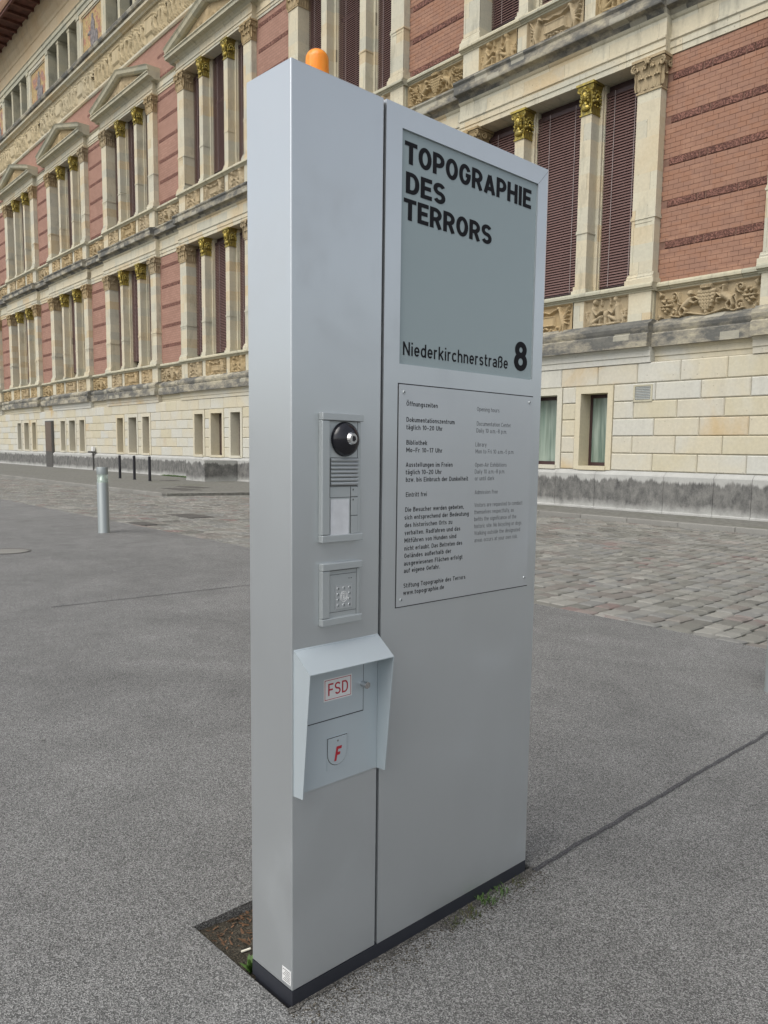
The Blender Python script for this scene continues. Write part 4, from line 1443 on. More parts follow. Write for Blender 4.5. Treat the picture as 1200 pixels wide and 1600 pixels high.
# --- strokes for plain grotesque lettering (cap height 1)
def _arc(cx, cy, rx, ry, a0, a1, n=8):
    return [(cx + rx * math.cos(math.radians(a0 + (a1 - a0) * i / n)), cy + ry * math.sin(math.radians(a0 + (a1 - a0) * i / n))) for i in range(n + 1)]
def glyph(ch, h, n=8):
    """returns advance width and a list of (points, closed)"""
    X = .72; T = 1 - h; B = h; L = h
    arc = lambda *a: _arc(*a, n)
    def ring(w_, y0, y1, ry=None):
        rx = w_ / 2 - h; ry = min((y1 - y0) / 2, ry or .40)
        return (arc(w_ / 2, y1 - ry, rx, ry, 0, 180) + arc(w_ / 2, y0 + ry, rx, ry, 180, 360), True)
    def ess(w_, y1):
        ry = (y1 - 2 * h) / 4; rx = w_ / 2 - h
        return (arc(w_ / 2, y1 - h - ry, rx, ry, 25, 270) + arc(w_ / 2, h + ry, rx, ry, 90, -155)[1:], False)
    w_ = .6; O = lambda *s_: [(list(p), False) for p in s_]
    R = w_ - h
    if ch == ' ': return .26, []
    if ch in 'ÖÄ' or ch in 'äöü':
        a, s_ = glyph({'Ö': 'O', 'Ä': 'A', 'ä': 'a', 'ö': 'o', 'ü': 'u'}[ch], h, n)
        y = 1.12 if ch in 'ÖÄ' else .88
        return a, s_ + O([(a * .3, y), (a * .3, y + 2 * h)], [(a * .7, y), (a * .7, y + 2 * h)])
    if ch == 'A': return .68, O([(h, 0), (.34, T + .03)], [(.68 - h, 0), (.34, T + .03)], [(.15, .26), (.53, .26)])
    if ch == 'B': return w_, O([(L, 0), (L, 1)], [(L, T)] + arc(R - .2, .77, .17, .23 - h, 90, -90) + [(L, .54)], [(L, .54)] + arc(R - .19, (.54 + B) / 2, .19, (.54 - B) / 2, 90, -90) + [(L, B)])
    if ch == 'D': return .62, O([(L, 0), (L, 1)], [(L, T)] + arc(.28, T - .38, .34 - h, .38, 90, 0) + arc(.28, B + .38, .34 - h, .38, 0, -90) + [(L, B)])
    if ch == 'E': return .54, O([(L, 0), (L, 1)], [(L, T), (.54, T)], [(L, .51), (.49, .51)], [(L, B), (.54, B)])
    if ch == 'F': return .52, O([(L, 0), (L, 1)], [(L, T), (.52, T)], [(L, .49), (.46, .49)])
    if ch == 'G': return .64, O(arc(.32, T - .38, .32 - h, .38, 25, 180) + arc(.32, B + .38, .32 - h, .38, 180, 350) + [(.64 - h, .48), (.36, .48)])
    if ch == 'H': return .64, O([(L, 0), (L, 1)], [(.64 - h, 0), (.64 - h, 1)], [(L, .51), (.64 - h, .51)])
    if ch == 'I': return 2 * h + .02, O([(h + .01, 0), (h + .01, 1)])
    if ch == 'L': return .5, O([(L, 1), (L, B), (.5, B)])
    if ch == 'M': return .76, O([(L, 0), (L, 1)], [(L, T), (.38, .3), (.76 - h, T)], [(.76 - h, 0), (.76 - h, 1)])
    if ch == 'N': return .64, O([(L, 0), (L, 1)], [(L, 1 - h * .6), (.64 - h, h * .6)], [(.64 - h, 0), (.64 - h, 1)])
    if ch in 'O0': return (.65 if ch == 'O' else .56), [ring(.65 if ch == 'O' else .56, B, T)]
    if ch == 'P': return w_, O([(L, 0), (L, 1)], [(L, T)] + arc(R - .25, (T + .42) / 2, .25, (T - .42) / 2, 90, -90) + [(L, .42)])
    if ch == 'R': return .62, O([(L, 0), (L, 1)], [(L, T)] + arc(R - .25, (T + .44) / 2, .25, (T - .44) / 2, 90, -90) + [(L, .44)], [(.33, .44), (.62 - h, 0)])
    if ch == 'S': return w_, [ess(w_, 1)]
    if ch == 'T': return w_, O([(.3, 0), (.3, T)], [(0, T), (.6, T)])
    if ch == 'U': return .62, O([(L, 1)] + arc(.31, B + .28, .31 - h, .28, 180, 360) + [(.62 - h, 1)])
    if ch == 'V': return .62, O([(h, 1), (.31, B - .02), (.62 - h, 1)])
    if ch == 'W': return .92, O([(h, 1), (.25, B), (.46, .9), (.67, B), (.92 - h, 1)])
    if ch == 'C': return w_, O(arc(.3, T - .29, .3 - h, .29, 35, 180) + arc(.3, B + .29, .3 - h, .29, 180, 325))
    if ch == '1': return .34, O([(.34 - h, 0), (.34 - h, T), (.04, .78)])
    if ch == '2': return .54, O(arc(.27, T - .24, .27 - h, .24, 170, -25) + [(.04 + h * .5, B), (.54, B)])
    if ch == '3': return .54, O(arc(.27, .77 - h / 2, .27 - h, .23 - h / 2, 160, -90), arc(.27, .28, .27 - h, .28 - h, 90, -160))
    if ch == '4': return .56, O([(.36, 1), (.04, .24), (.56, .24)], [(.42, .5), (.42, 0)])
    if ch == '5': return .54, O([(.5, T), (.1, T), (.08, .5)] + arc(.27, .33, .27 - h, .33 - h, 110, -155))
    if ch == '6': return .56, [ring(.56, B, .62, .28)] + O([(L, .34), (.36, 1)])
    if ch == '7': return .5, O([(0, T), (.5 - h, T), (.18, 0)])
    if ch == '8': return .58, [ring(.52, .53, T, .3), ring(.58, B, .53, .3)] if False else [([(x + .03, y) for x, y in ring(.52, .53, T, .3)[0]], True), ring(.58, B, .53, .3)]
    if ch == '9': return .56, [ring(.56, .38, T, .28)] + O([(.56 - h, .66), (.2, 0)])
    # lower case
    w_ = .52; R = w_ - h; XT = X - h
    if ch == 'a': return .5, O([(.06, X - .14)] + arc(.25, XT - .16, .25 - h, .16, 120, 0) + [(.5 - h, 0)], [(.5 - h, .42)] + arc(.22, .22, .22 - h, .22 - h, 90, 270) + [(.5 - h, h + .05)])
    if ch == 'b': return w_, O([(L, 0), (L, 1)]) + [ring(w_, B, XT, .25)]
    if ch == 'c': return .47, O(arc(.26, XT - .24, .26 - h, .24, 40, 180) + arc(.26, B + .24, .26 - h, .24, 180, 320))
    if ch == 'd': return w_, O([(R, 0), (R, 1)]) + [ring(w_, B, XT, .25)]
    if ch == 'e': return .5, O([(L, X / 2), (.5 - h, X / 2)] + arc(.25, XT - .24, .25 - h, .24, 0, 180) + arc(.25, B + .24, .25 - h, .24, 180, 325))
    if ch == 'f': return .32, O([(.12, 0), (.12, .82)] + arc(.28, .82, .16, .18 - h, 180, 90)[1:] + [(.34, T)], [(0, X - h), (.32, X - h)])
    if ch == 'g': return w_, [ring(w_, B + .02, XT, .25)] + O([(R, X), (R, -.08)] + arc(w_ / 2, -.06, w_ / 2 - h, .18, 0, -150))
    if ch == 'h': return .5, O([(L, 0), (L, 1)], [(L, XT - .12)] + arc(.25, XT - .2, .25 - h, .2, 150, 0) + [(.5 - h, 0)])
    if ch == 'i': return 2 * h + .02, O([(h + .01, 0), (h + .01, X)], [(h + .01, .86), (h + .01, .86 + 2 * h)])
    if ch == 'k': return .5, O([(L, 0), (L, 1)], [(L, .28), (.46, X)], [(.2, .42), (.5 - h * .5, 0)])
    if ch == 'l': return 2 * h + .1, O([(h + .01, 1), (h + .01, .12), (h + .1, B)])
    if ch == 'm': return .8, O([(L, 0), (L, X)], [(L, XT - .12)] + arc(.235, XT - .18, .235 - h, .18, 150, 0) + [(.47 - h, 0)], [(.47 - h, XT - .12)] + arc(.605, XT - .18, .195 - h, .18, 150, 0) + [(.8 - h, 0)])
    if ch == 'n': return .5, O([(L, 0), (L, X)], [(L, XT - .12)] + arc(.25, XT - .2, .25 - h, .2, 150, 0) + [(.5 - h, 0)])
    if ch == 'o': return w_, [ring(w_, B, XT, .25)]
    if ch == 'p': return w_, O([(L, -.26), (L, X)]) + [ring(w_, B, XT, .25)]
    if ch == 'q': return w_, O([(R, -.26), (R, X)]) + [ring(w_, B, XT, .25)]
    if ch == 'r': return .34, O([(L, 0), (L, X)], [(L, XT - .12)] + arc(.26, XT - .18, .2, .18, 150, 75))
    if ch == 's': return .46, [ess(.46, X)]
    if ch == 'ß': return .54, O([(L, 0), (L, .78)] + arc(.26, .78, .26 - h, .22 - h, 180, 0) + [(.42, .66), (.30, .56)] + arc(.30, .28 + h / 2, .24 - h, .28 - h / 2, 80, -110))
    if ch == 't': return .34, O([(.12, .94), (.12, .16)] + arc(.26, .16, .14, .16 - h, 180, 270)[1:] + [(.34, B)], [(0, X - h), (.32, X - h)])
    if ch == 'u': return .5, O([(L, X)] + arc(.25, B + .2, .25 - h, .2, 180, 330), [(.5 - h, X), (.5 - h, 0)])
    if ch == 'v': return .48, O([(h, X), (.24, B - .02), (.48 - h, X)])
    if ch == 'w': return .74, O([(h, X), (.2, B), (.37, X * .9), (.54, B), (.74 - h, X)])
    if ch == 'x': return .46, O([(h * .5, X), (.46 - h * .5, 0)], [(.46 - h * .5, X), (h * .5, 0)])
    if ch == 'y': return .48, O([(h, X), (.25, .03)], [(.48 - h, X), (.17, -.25)])
    if ch == 'z': return .44, O([(.02, XT), (.42 - h * .5, XT), (.04 + h * .5, B), (.44, B)])
    if ch == '–': return .5, O([(.04, .38), (.46, .38)])
    if ch == '-': return .3, O([(.02, .36), (.28, .36)])
    if ch == '.': return 2 * h + .02, O([(h + .01, 0), (h + .01, 2 * h)])
    if ch == ',': return 2 * h + .02, O([(h + .02, 2 * h), (h - .02, -.1)])
    raise KeyError(ch)
def ribbon(pts, closed, h):
    n = len(pts)
    P = [Vector(p) for p in pts]
    if closed:
        Q = [P[0]]
        for p in P[1:]:
            if (p - Q[-1]).length > 1e-5: Q.append(p)
        if (Q[0] - Q[-1]).length < 1e-5: Q.pop()
        P = Q
    else:
        Q = [P[0]]
        for p in P[1:]:
            if (p - Q[-1]).length > 1e-5: Q.append(p)
        P = Q
    n = len(P); vs = []
    for i in range(n):
        a = P[i - 1] if (i > 0 or closed) else None
        b = P[(i + 1) % n] if (i < n - 1 or closed) else None
        d1 = (P[i] - a).normalized() if a is not None else (b - P[i]).normalized()
        d2 = (b - P[i]).normalized() if b is not None else d1
        n1 = Vector((-d1.y, d1.x)); n2 = Vector((-d2.y, d2.x))
        m = n1 + n2
        if m.length < 1e-4: m = n1
        m.normalize()
        k_ = h / max(.35, m.dot(n1))
        vs += [P[i] + m * k_, P[i] - m * k_]
    fs = [(2 * i, 2 * i + 1, (2 * i + 3) % (2 * n), (2 * i + 2) % (2 * n)) for i in range(n if closed else n - 1)]
    return vs, fs
def text(body, s0, s1, base, cap, mat, parent, o=.0, stroke=.085, shear=0.0, gap=.13, name='lettering', label=None, n=8):
    """one line of flat lettering on the sign face, fitted between s0 and s1"""
    x = 0; V = []; Fc = []
    for ch in body:
        adv, strokes = glyph(ch, stroke, n)
        for i, (pts, closed) in enumerate(strokes):
            vs, fs = ribbon(pts, closed, stroke)
            b = len(V)
            V += [(x + p.x + shear * p.y, p.y, i) for p in vs]
            Fc += [tuple(b + q for q in f) for f in fs]
        x += adv + gap
    x0 = min(v[0] for v in V); x1 = max(v[0] for v in V)
    sx = (s1 - s0) / (x1 - x0)
    mb = MB()
    mb.add([(s0 + (v[0] - x0) * sx, -o - .00006 * v[2], base + v[1] * cap) for v in V], Fc)
    ob2 = obj(name, mb.mesh(name, mat), parent)
    if label: ob2['label'] = label
    return ob2
for body, s0, s1, z0, ch in (('TOPOGRAPHIE', .392, .974, 2.360, .060), ('DES', .398, .561, 2.280, .0585), ('TERRORS', .391, .777, 2.207, .0585)):
    text(body, s0, s1, z0, ch, 'black_print', glass, -.0052, .098, gap=.065, label='line of large black letters reading ' + body, n=12)
text('Niederkirchnerstraße', .396, .876, 1.829, .0385, 'black_print', glass, -.0052, .068, label='black street name on the glass')
text('8', .908, .979, 1.828, .097, 'black_print', glass, -.0052, .095, label='large black numeral 8', n=16)
# opening hours plate
PX0, PX1, PZ0, PZ1 = .375, 1.008, 1.090, 1.744
mb = MB(); mb.box(PX0 - .0028, PX1 + .0022, -.0012, .001, PZ0 - .0032, PZ1 + .0034)
sp('plate_shadow_gap', mb, 'seam_dark')
plate = sp('information_plate', MB().box(PX0, PX1, -.003, .0, PZ0, PZ1), 'plate_metal', label='engraved plate with opening hours in two languages')
for s_, z_ in ((.395, 1.722), (.989, 1.725), (.394, 1.110), (.990, 1.118)):
    m = MB(); m.cyl((s_, -.003, z_), (s_, -.0055, z_), .006, .005, 16)
    sc_ = sp('screw', m, 'unit_metal', plate)
    m2 = MB(); m2.cyl((s_, -.0054, z_), (s_, -.0058, z_), .0022, .0022, 6)
    sp('screw_socket', m2, 'seam_dark', sc_)
LH = .0160
GER = [('Öffnungszeiten', .405, .536, 1.6835), ('Dokumentationszentrum', .406, .613, 1.6375), ('täglich 10–20 Uhr', .406, .559, 1.6155),
       ('Bibliothek', .407, .494, 1.5710), ('Mo–Fr 10–17 Uhr', .407, .560, 1.5490), ('Ausstellungen im Freien', .406, .608, 1.5060),
       ('täglich 10–20 Uhr', .406, .559, 1.4840), ('bzw. bis Einbruch der Dunkelheit', .407, .682, 1.4620), ('Eintritt frei', .408, .496, 1.4175),
       ('Die Besucher werden gebeten,', .406, .665, 1.3730), ('sich entsprechend der Bedeutung', .404, .689, 1.3500), ('des historischen Orts zu', .405, .612, 1.3270),
       ('verhalten. Radfahren und das', .405, .650, 1.3040), ('Mitführen von Hunden sind', .405, .632, 1.2810), ('nicht erlaubt. Das Betreten des', .405, .661, 1.2575),
       ('Geländes außerhalb der', .405, .610, 1.2350), ('ausgewiesenen Flächen erfolgt', .404, .664, 1.2120), ('auf eigene Gefahr.', .404, .560, 1.1900),
       ('Stiftung Topographie des Terrors', .404, .680, 1.1450), ('www.topographie.de', .403, .580, 1.1230)]
ENG = [('Opening hours', .717, .829, 1.6835), ('Documentation Center', .718, .891, 1.6375), ('Daily 10 a.m.–8 p.m.', .717, .870, 1.6155),
       ('Library', .714, .768, 1.5710), ('Mon to Fri 10 a.m.–5 p.m.', .715, .912, 1.5490), ('Open-Air Exhibitions', .714, .874, 1.5060),
       ('Daily 10 a.m.–8 p.m.', .714, .866, 1.4840), ('or until dark', .715, .812, 1.4620), ('Admission free', .716, .832, 1.4175),
       ('Visitors are requested to conduct', .716, .966, 1.3760), ('themselves respectfully, as', .716, .920, 1.3530), ('befits the significance of the', .717, .935, 1.3300),
       ('historic site. No bicycling or dogs.', .718, .968, 1.3070), ('Walking outside the designated', .719, .958, 1.2840), ('areas occurs at your own risk.', .720, .945, 1.2610)]
for b_, s0, s1, z0 in GER:
    text(b_, s0, s1, z0, LH * .86, 'black_print', plate, .0032, .075, n=4)
for b_, s0, s1, z0 in ENG:
    text(b_, s0, s1, z0, LH * .84, 'grey_print', plate, .0032, .052, n=4)

# intercom
def rim_unit(x0, x1, z0, z1, o):
    """housing of two rails and two end bars"""
    u_ = sp('intercom', MB().box(x0 + .002, x1 - .006, -o * .62, 0, z0 + .002, z1 - .002), 'unit_metal', bv=.002)
    sp('side_rail', MB().box(x0, x0 + .026, -o, 0, z0 + .021, z1 - .021), 'unit_metal', u_, bv=.002)
    sp('side_rail', MB().box(x1 - .016, x1 - .004, -o * .66, 0, z0 + .021, z1 - .021), 'unit_metal', u_, bv=.002)
    sp('end_bar', MB().box(x0, x1, -o - .002, 0, z0, z0 + .020), 'unit_metal', u_, bv=.002)
    sp('end_bar', MB().box(x0, x1, -o - .002, 0, z1 - .020, z1), 'unit_metal', u_, bv=.002)
    mb = MB()
    for xx in (x0 + .0262, x1 - .0168):
        mb.box(xx, xx + .0008, -o * .62 - .0006, -o * .6, z0 + .02, z1 - .02)
    mb.box(x0 + .026, x1 - .016, -o - .0021, -o, z1 - .0208, z1 - .020)
    sp('joint', mb, 'seam_dark', u_)
    return u_
ic = rim_unit(.086, .229, 1.303, 1.650, .018)
ic['label'] = 'door intercom with camera dome, speaker and bell plate'
OI = .0115
def line(mb, x0, x1, z0, z1, o):
    return mb.box(x0, x1, -o - .0004, -o + .0004, z0, z1)
# camera dome
mb = MB()
prof = []
for i in range(10):
    a = math.pi / 2 * i / 9
    prof.append((.047 * math.cos(a), .030 * math.sin(a)))
vs = []; n = 32
for i in range(n):
    t = 2 * math.pi * i / n
    for r, h in prof:
        vs.append((.167 + r * math.cos(t), -OI - h, 1.581 + r * 1.0 * math.sin(t)))
m_ = len(prof)
mb.add(vs, [(i * m_ + j, ((i + 1) % n) * m_ + j, ((i + 1) % n) * m_ + j + 1, i * m_ + j + 1) for i in range(n) for j in range(m_ - 1)])
dome = sp('camera_dome', mb, 'black_plastic', ic, smooth=True)
mb = MB(); mb.cyl((.170, -OI - .026, 1.583), (.171, -OI - .0335, 1.583), .018, .014, 20)
lens = sp('camera_lens', mb, 'chrome', dome)
mb = MB(); mb.cyl((.171, -OI - .0334, 1.583), (.171, -OI - .0342, 1.583), .008, .008, 6)
sp('lens_opening', mb, 'black_plastic', lens)
for i in range(7):
    z = 1.4575 + i * .0106
    m = MB(); m.prism([(-OI, z - .0004), (-OI - .0045, z), (-OI - .006, z + .004), (-OI - .003, z + .0082), (-OI, z + .0096)], 'x', .1175, .2125)
    sp('speaker_louvre', m, 'unit_metal', ic)
mb = MB(); line(mb, .1175, .2125, 1.4545, 1.5305, OI); sp('speaker_recess', mb, 'iron', ic)
mb = MB()
line(mb, .116, .214, 1.4525, 1.4535, OI); line(mb, .116, .214, 1.4235, 1.4245, OI); line(mb, .116, .214, 1.5315, 1.5322, OI)
line(mb, .1885, .1893, 1.322, 1.4525, OI); line(mb, .1893, .214, 1.3720, 1.3728, OI); line(mb, .1165, .1172, 1.4245, 1.53, OI)
sp('joint', mb, 'seam_dark', ic)
sp('name_plate', MB().box(.1185, .182, -OI - .0015, -OI, 1.3225, 1.419), 'paper', ic, label='white paper strip behind clear plastic')
for z0, z1 in ((1.3735, 1.4225), (1.3235, 1.3715), (1.4255, 1.4515)):
    sp('bell_button', MB().box(.190, .213, -OI - .002, -OI, z0, z1), 'unit_metal', ic, bv=.001)
mb = MB()
for z in (1.4175, 1.445):
    mb.cyl((.1965, -OI - .002, z), (.1965, -OI - .0024, z), .0020, .0020, 10); mb.box(.1945, .1985, -OI - .0024, -OI - .002, z - .0035, z - .0028)
sp('bell_symbol', mb, 'seam_dark', ic)
# code reader
cr = rim_unit(.088, .229, 1.074, 1.246, .017)
cr['label'] = 'small square key reader with a dotted keypad'
OJ = .0112
mb = MB()
line(mb, .115, .213, 1.2125, 1.2132, OJ); line(mb, .115, .213, 1.1080, 1.1087, OJ); line(mb, .115, .213, 1.2255, 1.2260, OJ)
for a in (.1855, .1935): mb.cyl((a, -OJ, 1.199), (a, -OJ - .0006, 1.199), .0014, .0014, 8)
sp('joint', mb, 'seam_dark', cr)
kp = sp('keypad', MB().box(.137, .197, -OJ - .001, -OJ, 1.116, 1.182), 'plate_metal', cr)
mb = MB()
for i in range(3):
    for j in range(4):
        if i == 1 and j in (1, 2): continue
        cx, cz = .1465 + i * .0205, 1.125 + j * .0158
        mb.cyl((cx, -OJ - .001, cz), (cx, -OJ - .0022, cz), .0052, .0045, 12)
sp('key_bumps', mb, 'unit_metal', kp)
mb = MB()
for q in (.0125, .0085):
    n = 20
    for i in range(n):
        a0, a1 = 2 * math.pi * i / n, 2 * math.pi * (i + 1) / n
        mb.cyl((.167 + q * math.cos(a0), -OJ - .0012, 1.149 + q * 1.15 * math.sin(a0)), (.167 + q * math.cos(a1), -OJ - .0012, 1.149 + q * 1.15 * math.sin(a1)), .0008, n=5, cap=False)
mb.box(.1658, .1682, -OJ - .002, -OJ - .001, 1.143, 1.1535)
mb.cyl((.167, -OJ - .001, 1.1562), (.167, -OJ - .002, 1.1562), .0017, .0017, 8)
sp('reader_symbol', mb, 'white_film', kp)
for j in range(4):
    for i in range(3):
        if i == 1 and j in (1, 2): continue
        ch = {(0, 3): '1', (1, 3): '2', (2, 3): '3', (0, 2): '4', (2, 2): '6', (0, 1): '7', (2, 1): '9', (0, 0): 'C', (1, 0): '0', (2, 0): 'E'}[(i, j)]
        cx, cz = .1465 + i * .0205, 1.125 + j * .0158
        text(ch, cx - .0018, cx + .0018, cz - .0028, .0056, 'seam_dark', kp, OJ + .0024, .09, name='key_mark', n=4)

# key deposit box with its hood
bx0, bx1, bz0, bz1 = .006, .305, .615, 1.021
box_ = sp('key_box', MB().box(bx0 + .003, bx1 - .003, -.004, 0, bz0 + .002, bz1 - .002), 'box_metal', label='hooded steel key box with two red-marked locks')
mb = MB()
d1, d0 = .072, .040
TH = .0022
hood = MB()
# sloping roof sheet
hood.add([(bx0, 0, bz1), (bx1, 0, bz1), (bx1, -d1, .967), (bx0, -d1, .967), (bx0, 0, bz1 - TH), (bx1, 0, bz1 - TH), (bx1, -d1, .967 - TH), (bx0, -d1, .967 - TH)],
         [(0, 1, 2, 3), (4, 7, 6, 5), (0, 4, 5, 1), (1, 5, 6, 2), (2, 6, 7, 3), (3, 7, 4, 0)])
sp('hood', hood, 'box_metal', box_)
for xa, xb in ((bx0, bx0 + TH), (bx1 - TH, bx1)):
    m = MB(); m.prism([(0, bz1 - TH - .0005), (-d1, .967 - TH - .0005), (-d0, bz0 + .003), (0, bz0)], 'x', xa, xb)
    sp('hood_cheek', m, 'box_metal', box_)
dmb = MB().box(.030, .2445, -.0075, -.004, .8065, .985)
door = sp('door', dmb, 'box_metal', box_, bv=.0006)
mb = MB(); mb.box(.028, .2480, -.0050, -.0041, .8030, .990)
sp('door_gap', mb, 'seam_dark', box_)
m = MB(); m.cyl((.241, -.007, .885), (.241, -.026, .885), .0085, .0085, 20); m.cyl((.241, -.026, .885), (.241, -.032, .885), .0105, .010, 20)
sp('knob', m, 'chrome', door, bv=.0005)
st = sp('fsd_sticker', MB().box(.101, .2015, -.0080, -.0075, .859, .9225), 'white_film', door, label='white sticker with red FSD lettering')
mb = MB()
t = .0016; a0, a1, c0, c1 = .1045, .198, .8625, .919
mb.box(a0, a1, -.0083, -.0080, c0, c0 + t); mb.box(a0, a1, -.0083, -.0080, c1 - t, c1); mb.box(a0, a0 + t, -.0083, -.0080, c0 + t, c1 - t); mb.box(a1 - t, a1, -.0083, -.0080, c0 + t, c1 - t)
sp('sticker_border', mb, 'red_print', st)
text('FSD', .1165, .1875, .8735, .035, 'red_print', st, .0082, .066)
fl = sp('lock_plate', MB().box(.1155, .191, -.0056, -.0040, .656, .752), 'box_metal', box_, bv=.0004)
m = MB()
pts = [(.1175 + .0, .748), (.1175, .705)]
cxx, czz, rr = .1515, .702, .034
for i in range(13):
    a = math.pi + math.pi * i / 12
    pts.append((cxx + rr * math.cos(a), czz + rr * math.sin(a)))
pts += [(.1855, .748)]
m.prism(pts, 'y', -.0078, -.0052)
fc = sp('lock_cover', m, 'box_metal', fl, bv=.0006)
m2 = MB(); cgx, cgz = .1515, .705
m2.prism([(cgx + (px_ - cgx) * 1.05, cgz + (pz_ - cgz) * 1.05) for px_, pz_ in pts], 'y', -.0059, -.0054)
sp('cover_gap', m2, 'iron', fl)
m = MB(); m.cyl((.1515, -.0072, .738), (.1515, -.0088, .738), .003, .0028, 12)
sp('rivet', m, 'chrome', fc)
text('F', .139, .167, .680, .041, 'red_print', fc, .0080, .105, shear=.22)
# beacon
BS, BO = .156, .10
bc = sp('beacon', MB().cyl((BS, BO, SH), (BS, BO, SH + .012), .038, .036, 24), 'black_plastic', label='orange flashing beacon on top of the sign')
pr = []
for i in range(13):
    a = math.pi / 2 * i / 12
    pr.append((.031 * math.cos(a), .066 + .027 * math.sin(a)))
m = MB(); m.lathe((BS, BO, SH + .010), [(.031, 0), (.032, .03)] + pr, 28)
sp('beacon_lens', m, 'amber_plastic', bc, smooth=True)
m = MB(); m.cyl((BS, BO, SH + .012), (BS, BO, SH + .07), .012, .012, 12)
sp('beacon_bulb', m, 'reflector', bc)
# inventory sticker on the narrow side
m = MB(); m.box(-.0006, -.0001, .006, .047, .060, .103)
stk = sp('small_sticker', m, 'white_film', label='small white label low on the narrow side')
for i in range(7):
    m = MB(); m.box(-.0009, -.0006, .010, .043 - (i % 3) * .005, .065 + i * .0052, .0666 + i * .0052)
    sp('sticker_line', m, 'grey_print', stk)

# ------------------------------------------------------------------ bollards
def light_bollard(x, y, label, rz=0):
    t = obj('light_bollard', None, None, (x, y, 0), rz)
    tag(t, label, 'bollard', 'silver light bollards on the forecourt')
    r = .098
    obj('post', MB().lathe((0, 0, 0), [(.0, -.02), (r + .004, -.02), (r + .004, .01), (r, .016), (r, .905), (r - .004, .91), (.0, .91)], 40).mesh('post', 'bollard_metal', False), t).data.shade_smooth()
    ref = MB().lathe((0, 0, .91), [(.085, 0), (.03, .12), (.03, .135), (.088, .15)], 28)
    obj('reflector', ref.mesh('reflector', 'reflector', True), t)
    obj('lens', MB().lathe((0, 0, .905), [(.094, 0), (.094, .155)], 32).mesh('lens', 'lens_plastic', True), t)
    cp = obj('cap', MB().lathe((0, 0, 1.06), [(0, 0), (r, 0), (r, .118), (r - .006, .126), (0, .130)], 40).mesh('cap', 'bollard_metal'), t)
    for p in (cp, ):
        p.data.shade_smooth()
        for f_ in p.data.polygons: pass
    for o_ in t.children:
        m = o_.modifiers.new('edge', 'EDGE_SPLIT'); m.split_angle = math.radians(40)
    return t
x, y = og(-5.72, 14.26)
light_bollard(x, y, 'silver light bollard standing alone on the asphalt left of the sign')
x, y = og(2.43, 5.13)
light_bollard(x, y, 'silver light bollard cut off by the right edge of the picture')
def post(px, py, label):
    x, y = og(px, py)
    t = obj('black_bollard', None, None, (x, y, KH - .01))
    tag(t, label, 'bollard', 'thin black posts on the pavement')
    obj('post', MB().lathe((0, 0, 0), [(0, -.02), (.06, -.02), (.06, 1.06), (.05, 1.075), (0, 1.08)], 16).mesh('post', 'black_paint'), t)
    obj('foot', MB().lathe((0, 0, 0), [(.085, -.02), (.085, .012), (.062, .02)], 16).mesh('foot', 'black_paint'), t)
post(-14.13, 37.3, 'black post on the pavement, leftmost of the three')
post(-12.98, 36.0, 'black post on the pavement, middle of the three')
post(-11.84, 34.7, 'black post on the pavement, rightmost of the three')

# ------------------------------------------------------------------ weeds, litter, grit
def blade(mb, x, y, z, L, wd, ang, lean, curl=.6):
    n = 5
    dx, dy = math.cos(ang), math.sin(ang)
    px, py = -dy, dx
    vs = []
    for i in range(n + 1):
        t = i / n
        r = L * lean * t ** (1 + curl)
        zz = L * math.sqrt(max(0, 1 - lean * lean * .9)) * (t - .25 * t * t * curl)
        ww = wd * (1 - t) ** .6 * (.55 + t * .9) * .5
        vs += [(x + dx * r + px * ww, y + dy * r + py * ww, z + zz), (x + dx * r - px * ww, y + dy * r - py * ww, z + zz + ww * .3)]
    mb.add(vs, [(2 * i, 2 * i + 1, 2 * i + 3, 2 * i + 2) for i in range(n)])
rs = random.Random(9)
def weed(name, x, y, z, n, L, wd, label, cat, mat='leaf_green', spread=.01):
    mb = MB()
    for i in range(n):
        blade(mb, rs.uniform(-spread, spread), rs.uniform(-spread, spread), 0, L * rs.uniform(.6, 1.1), wd * rs.uniform(.7, 1.2), rs.uniform(0, 6.28), rs.uniform(.35, .9))
    o = obj(name, mb.mesh(name, mat), None, (x, y, z))
    tag(o, label, cat)
    return o
p = sw(.02, -.235)
weed('weed', p[0], p[1], -.02, 26, .055, .018, 'small bright green weed growing at the near left foot of the sign', 'plant')
for i, (s_, o_, n, L) in enumerate(((.80, .035, 60, .035), (.70, .05, 50, .026), (.62, .04, 40, .022), (.88, .03, 40, .03), (.98, .03, 30, .02))):
    lab = ['tallest green grass tuft against the dark base of the sign', 'low brownish moss and grass tuft left of the green tuft at the sign base', 'faint grass tuft, furthest left along the front of the sign base', 'thin grass tuft just right of the tallest one at the sign base', 'sparse grass at the far end of the sign base'][i]
    p = sw(s_, o_)
    weed('grass_tuft', p[0], p[1], .0, n, L, .004, lab, 'grass', 'leaf_green' if i in (0, 3) else 'moss', .03)
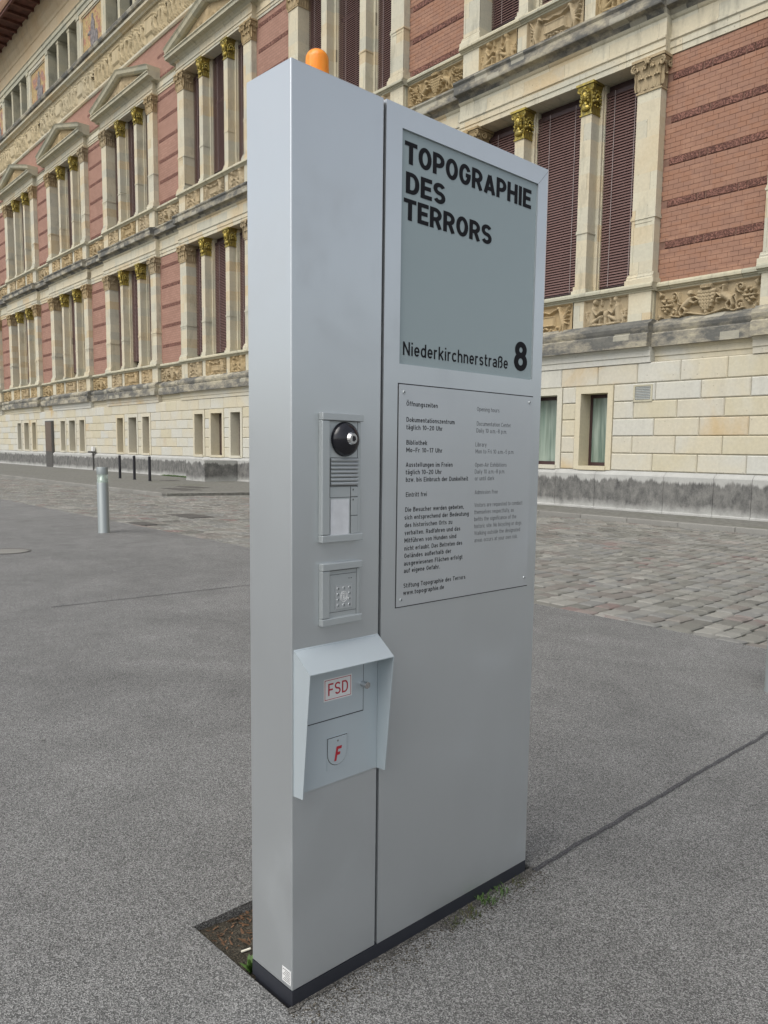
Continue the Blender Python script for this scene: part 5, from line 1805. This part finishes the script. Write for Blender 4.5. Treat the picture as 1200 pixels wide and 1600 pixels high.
def grit(name, label, region, n, r0, r1, mat, seed, z=0.0):
    rs = random.Random(seed)
    mb = MB()
    base = [(1, 0, 0), (-1, 0, 0), (0, 1, 0), (0, -1, 0), (0, 0, 1), (0, 0, -.4)]
    fcs = [(0, 2, 4), (2, 1, 4), (1, 3, 4), (3, 0, 4), (2, 0, 5), (1, 2, 5), (3, 1, 5), (0, 3, 5)]
    for i in range(n):
        s_, o_ = region(rs)
        p = sw(s_, o_)
        r = rs.uniform(r0, r1) ** 1
        a = rs.uniform(0, 6.28)
        c, s = math.cos(a), math.sin(a)
        k_ = [rs.uniform(.6, 1.3) * r for _ in range(3)]
        mb.add([(p[0] + (x * c * k_[0] - y * s * k_[1]), p[1] + (x * s * k_[0] + y * c * k_[1]), z + zz * k_[2] * .7) for x, y, zz in base], fcs)
    o = obj(name, mb.mesh(name, mat))
    tag(o, label, 'gravel', kind='stuff')
grit('gravel', 'loose grit lying in the cut-out beside the sign', lambda r: (r.uniform(0, 1.05), r.uniform(-.52, -.21)), 2600, .002, .006, 'grit', 2, -.032)
grit('gravel', 'fine dark grit washed against the front of the sign base', lambda r: (r.uniform(-.02, 1.1), abs(r.gauss(0, .06)) + .002), 1800, .0012, .004, 'soil', 3, .0)
grit('gravel', 'scattered pale chippings on the asphalt round the sign', lambda r: (r.uniform(-1.2, 5.0), r.uniform(-3.5, 3.0)), 500, .0012, .004, 'grit', 5, .0)
# washed-in dirt along the front of the base, ragged at the edge
dm_ = MB(); vs = []; rd = random.Random(12); n = 90; wv_ = .04
for i in range(n + 1):
    t = i / n
    wv_ = max(.012, min(.085, wv_ + rd.uniform(-.014, .014)))
    k_ = wv_ * (1.0 if t > .3 else .5) * (1 if t < .97 else .3)
    vs += [sw(-.02 + 1.12 * t, .0005, .0035), sw(-.02 + 1.12 * t, k_, .0032)]
dm_.add(vs, [(2 * i, 2 * i + 1, 2 * i + 3, 2 * i + 2) for i in range(n)])
tag(obj('dirt_fringe', dm_.mesh('dirt_fringe', 'soil_edge')), 'dark washed-in dirt along the front foot of the sign', 'dirt', kind='stuff')
mb = MB()
for i in range(170):
    s_, o_ = rs.uniform(0, .4), rs.uniform(-.52, -.36)
    p = sw(s_, o_)
    blade(mb, p[0], p[1], -.030, rs.uniform(.012, .034), rs.uniform(.006, .014), rs.uniform(0, 6.28), .95, .1)
tag(obj('dead_leaves', mb.mesh('dead_leaves', 'dry_leaf')), 'brown leaf litter in the back corner of the cut-out', 'leaves', kind='stuff')
p = sw(.06, -.335)
t = obj('cigarette_end', None, None, (p[0], p[1], -.022)); tag(t, 'white cigarette end lying on the soil in the cut-out', 'cigarette end')
obj('paper_tube', MB().cyl((-.004, -.012, 0), (.006, .016, .004), .0036, .0036, 10).mesh('paper_tube', 'cork_paper'), t)
for (px_, py_, ln, lab) in ((-1.98, 4.03, .028, 'pale dry leaf scrap on the asphalt near the left edge'), (-1.73, 4.06, .020, 'small pale leaf scrap on the asphalt, right of the larger scrap'), (-.62, 4.6, .018, 'tiny brown leaf lying left of the sign on the asphalt')):
    x, y = og(px_, py_)
    mb = MB()
    blade(mb, 0, 0, .002, ln, ln * .5, px_ * 3, .97, .4); blade(mb, 0, 0, .002, ln * .7, ln * .4, px_ * 3 + 1.1, .95, .4)
    tag(obj('fallen_leaf', mb.mesh('fallen_leaf', 'grit' if ln > .019 else 'dry_leaf'), None, (x, y, 0)), lab, 'leaf')
# moss along the wall foot
mb = MB()
for i in range(1400):
    uu = rs.uniform(33.5, 40); oo = .16 + abs(rs.gauss(0, .25)) * (1 if uu < 37 else .4)
    blade(mb, -uu, D - oo, KH - .012, rs.uniform(.04, .13), .02, rs.uniform(0, 6.28), rs.uniform(.2, .8))
tag(obj('wall_grass', mb.mesh('wall_grass', 'leaf_green')), 'strip of grass along the foot of the museum wall behind the black posts', 'grass', kind='stuff')
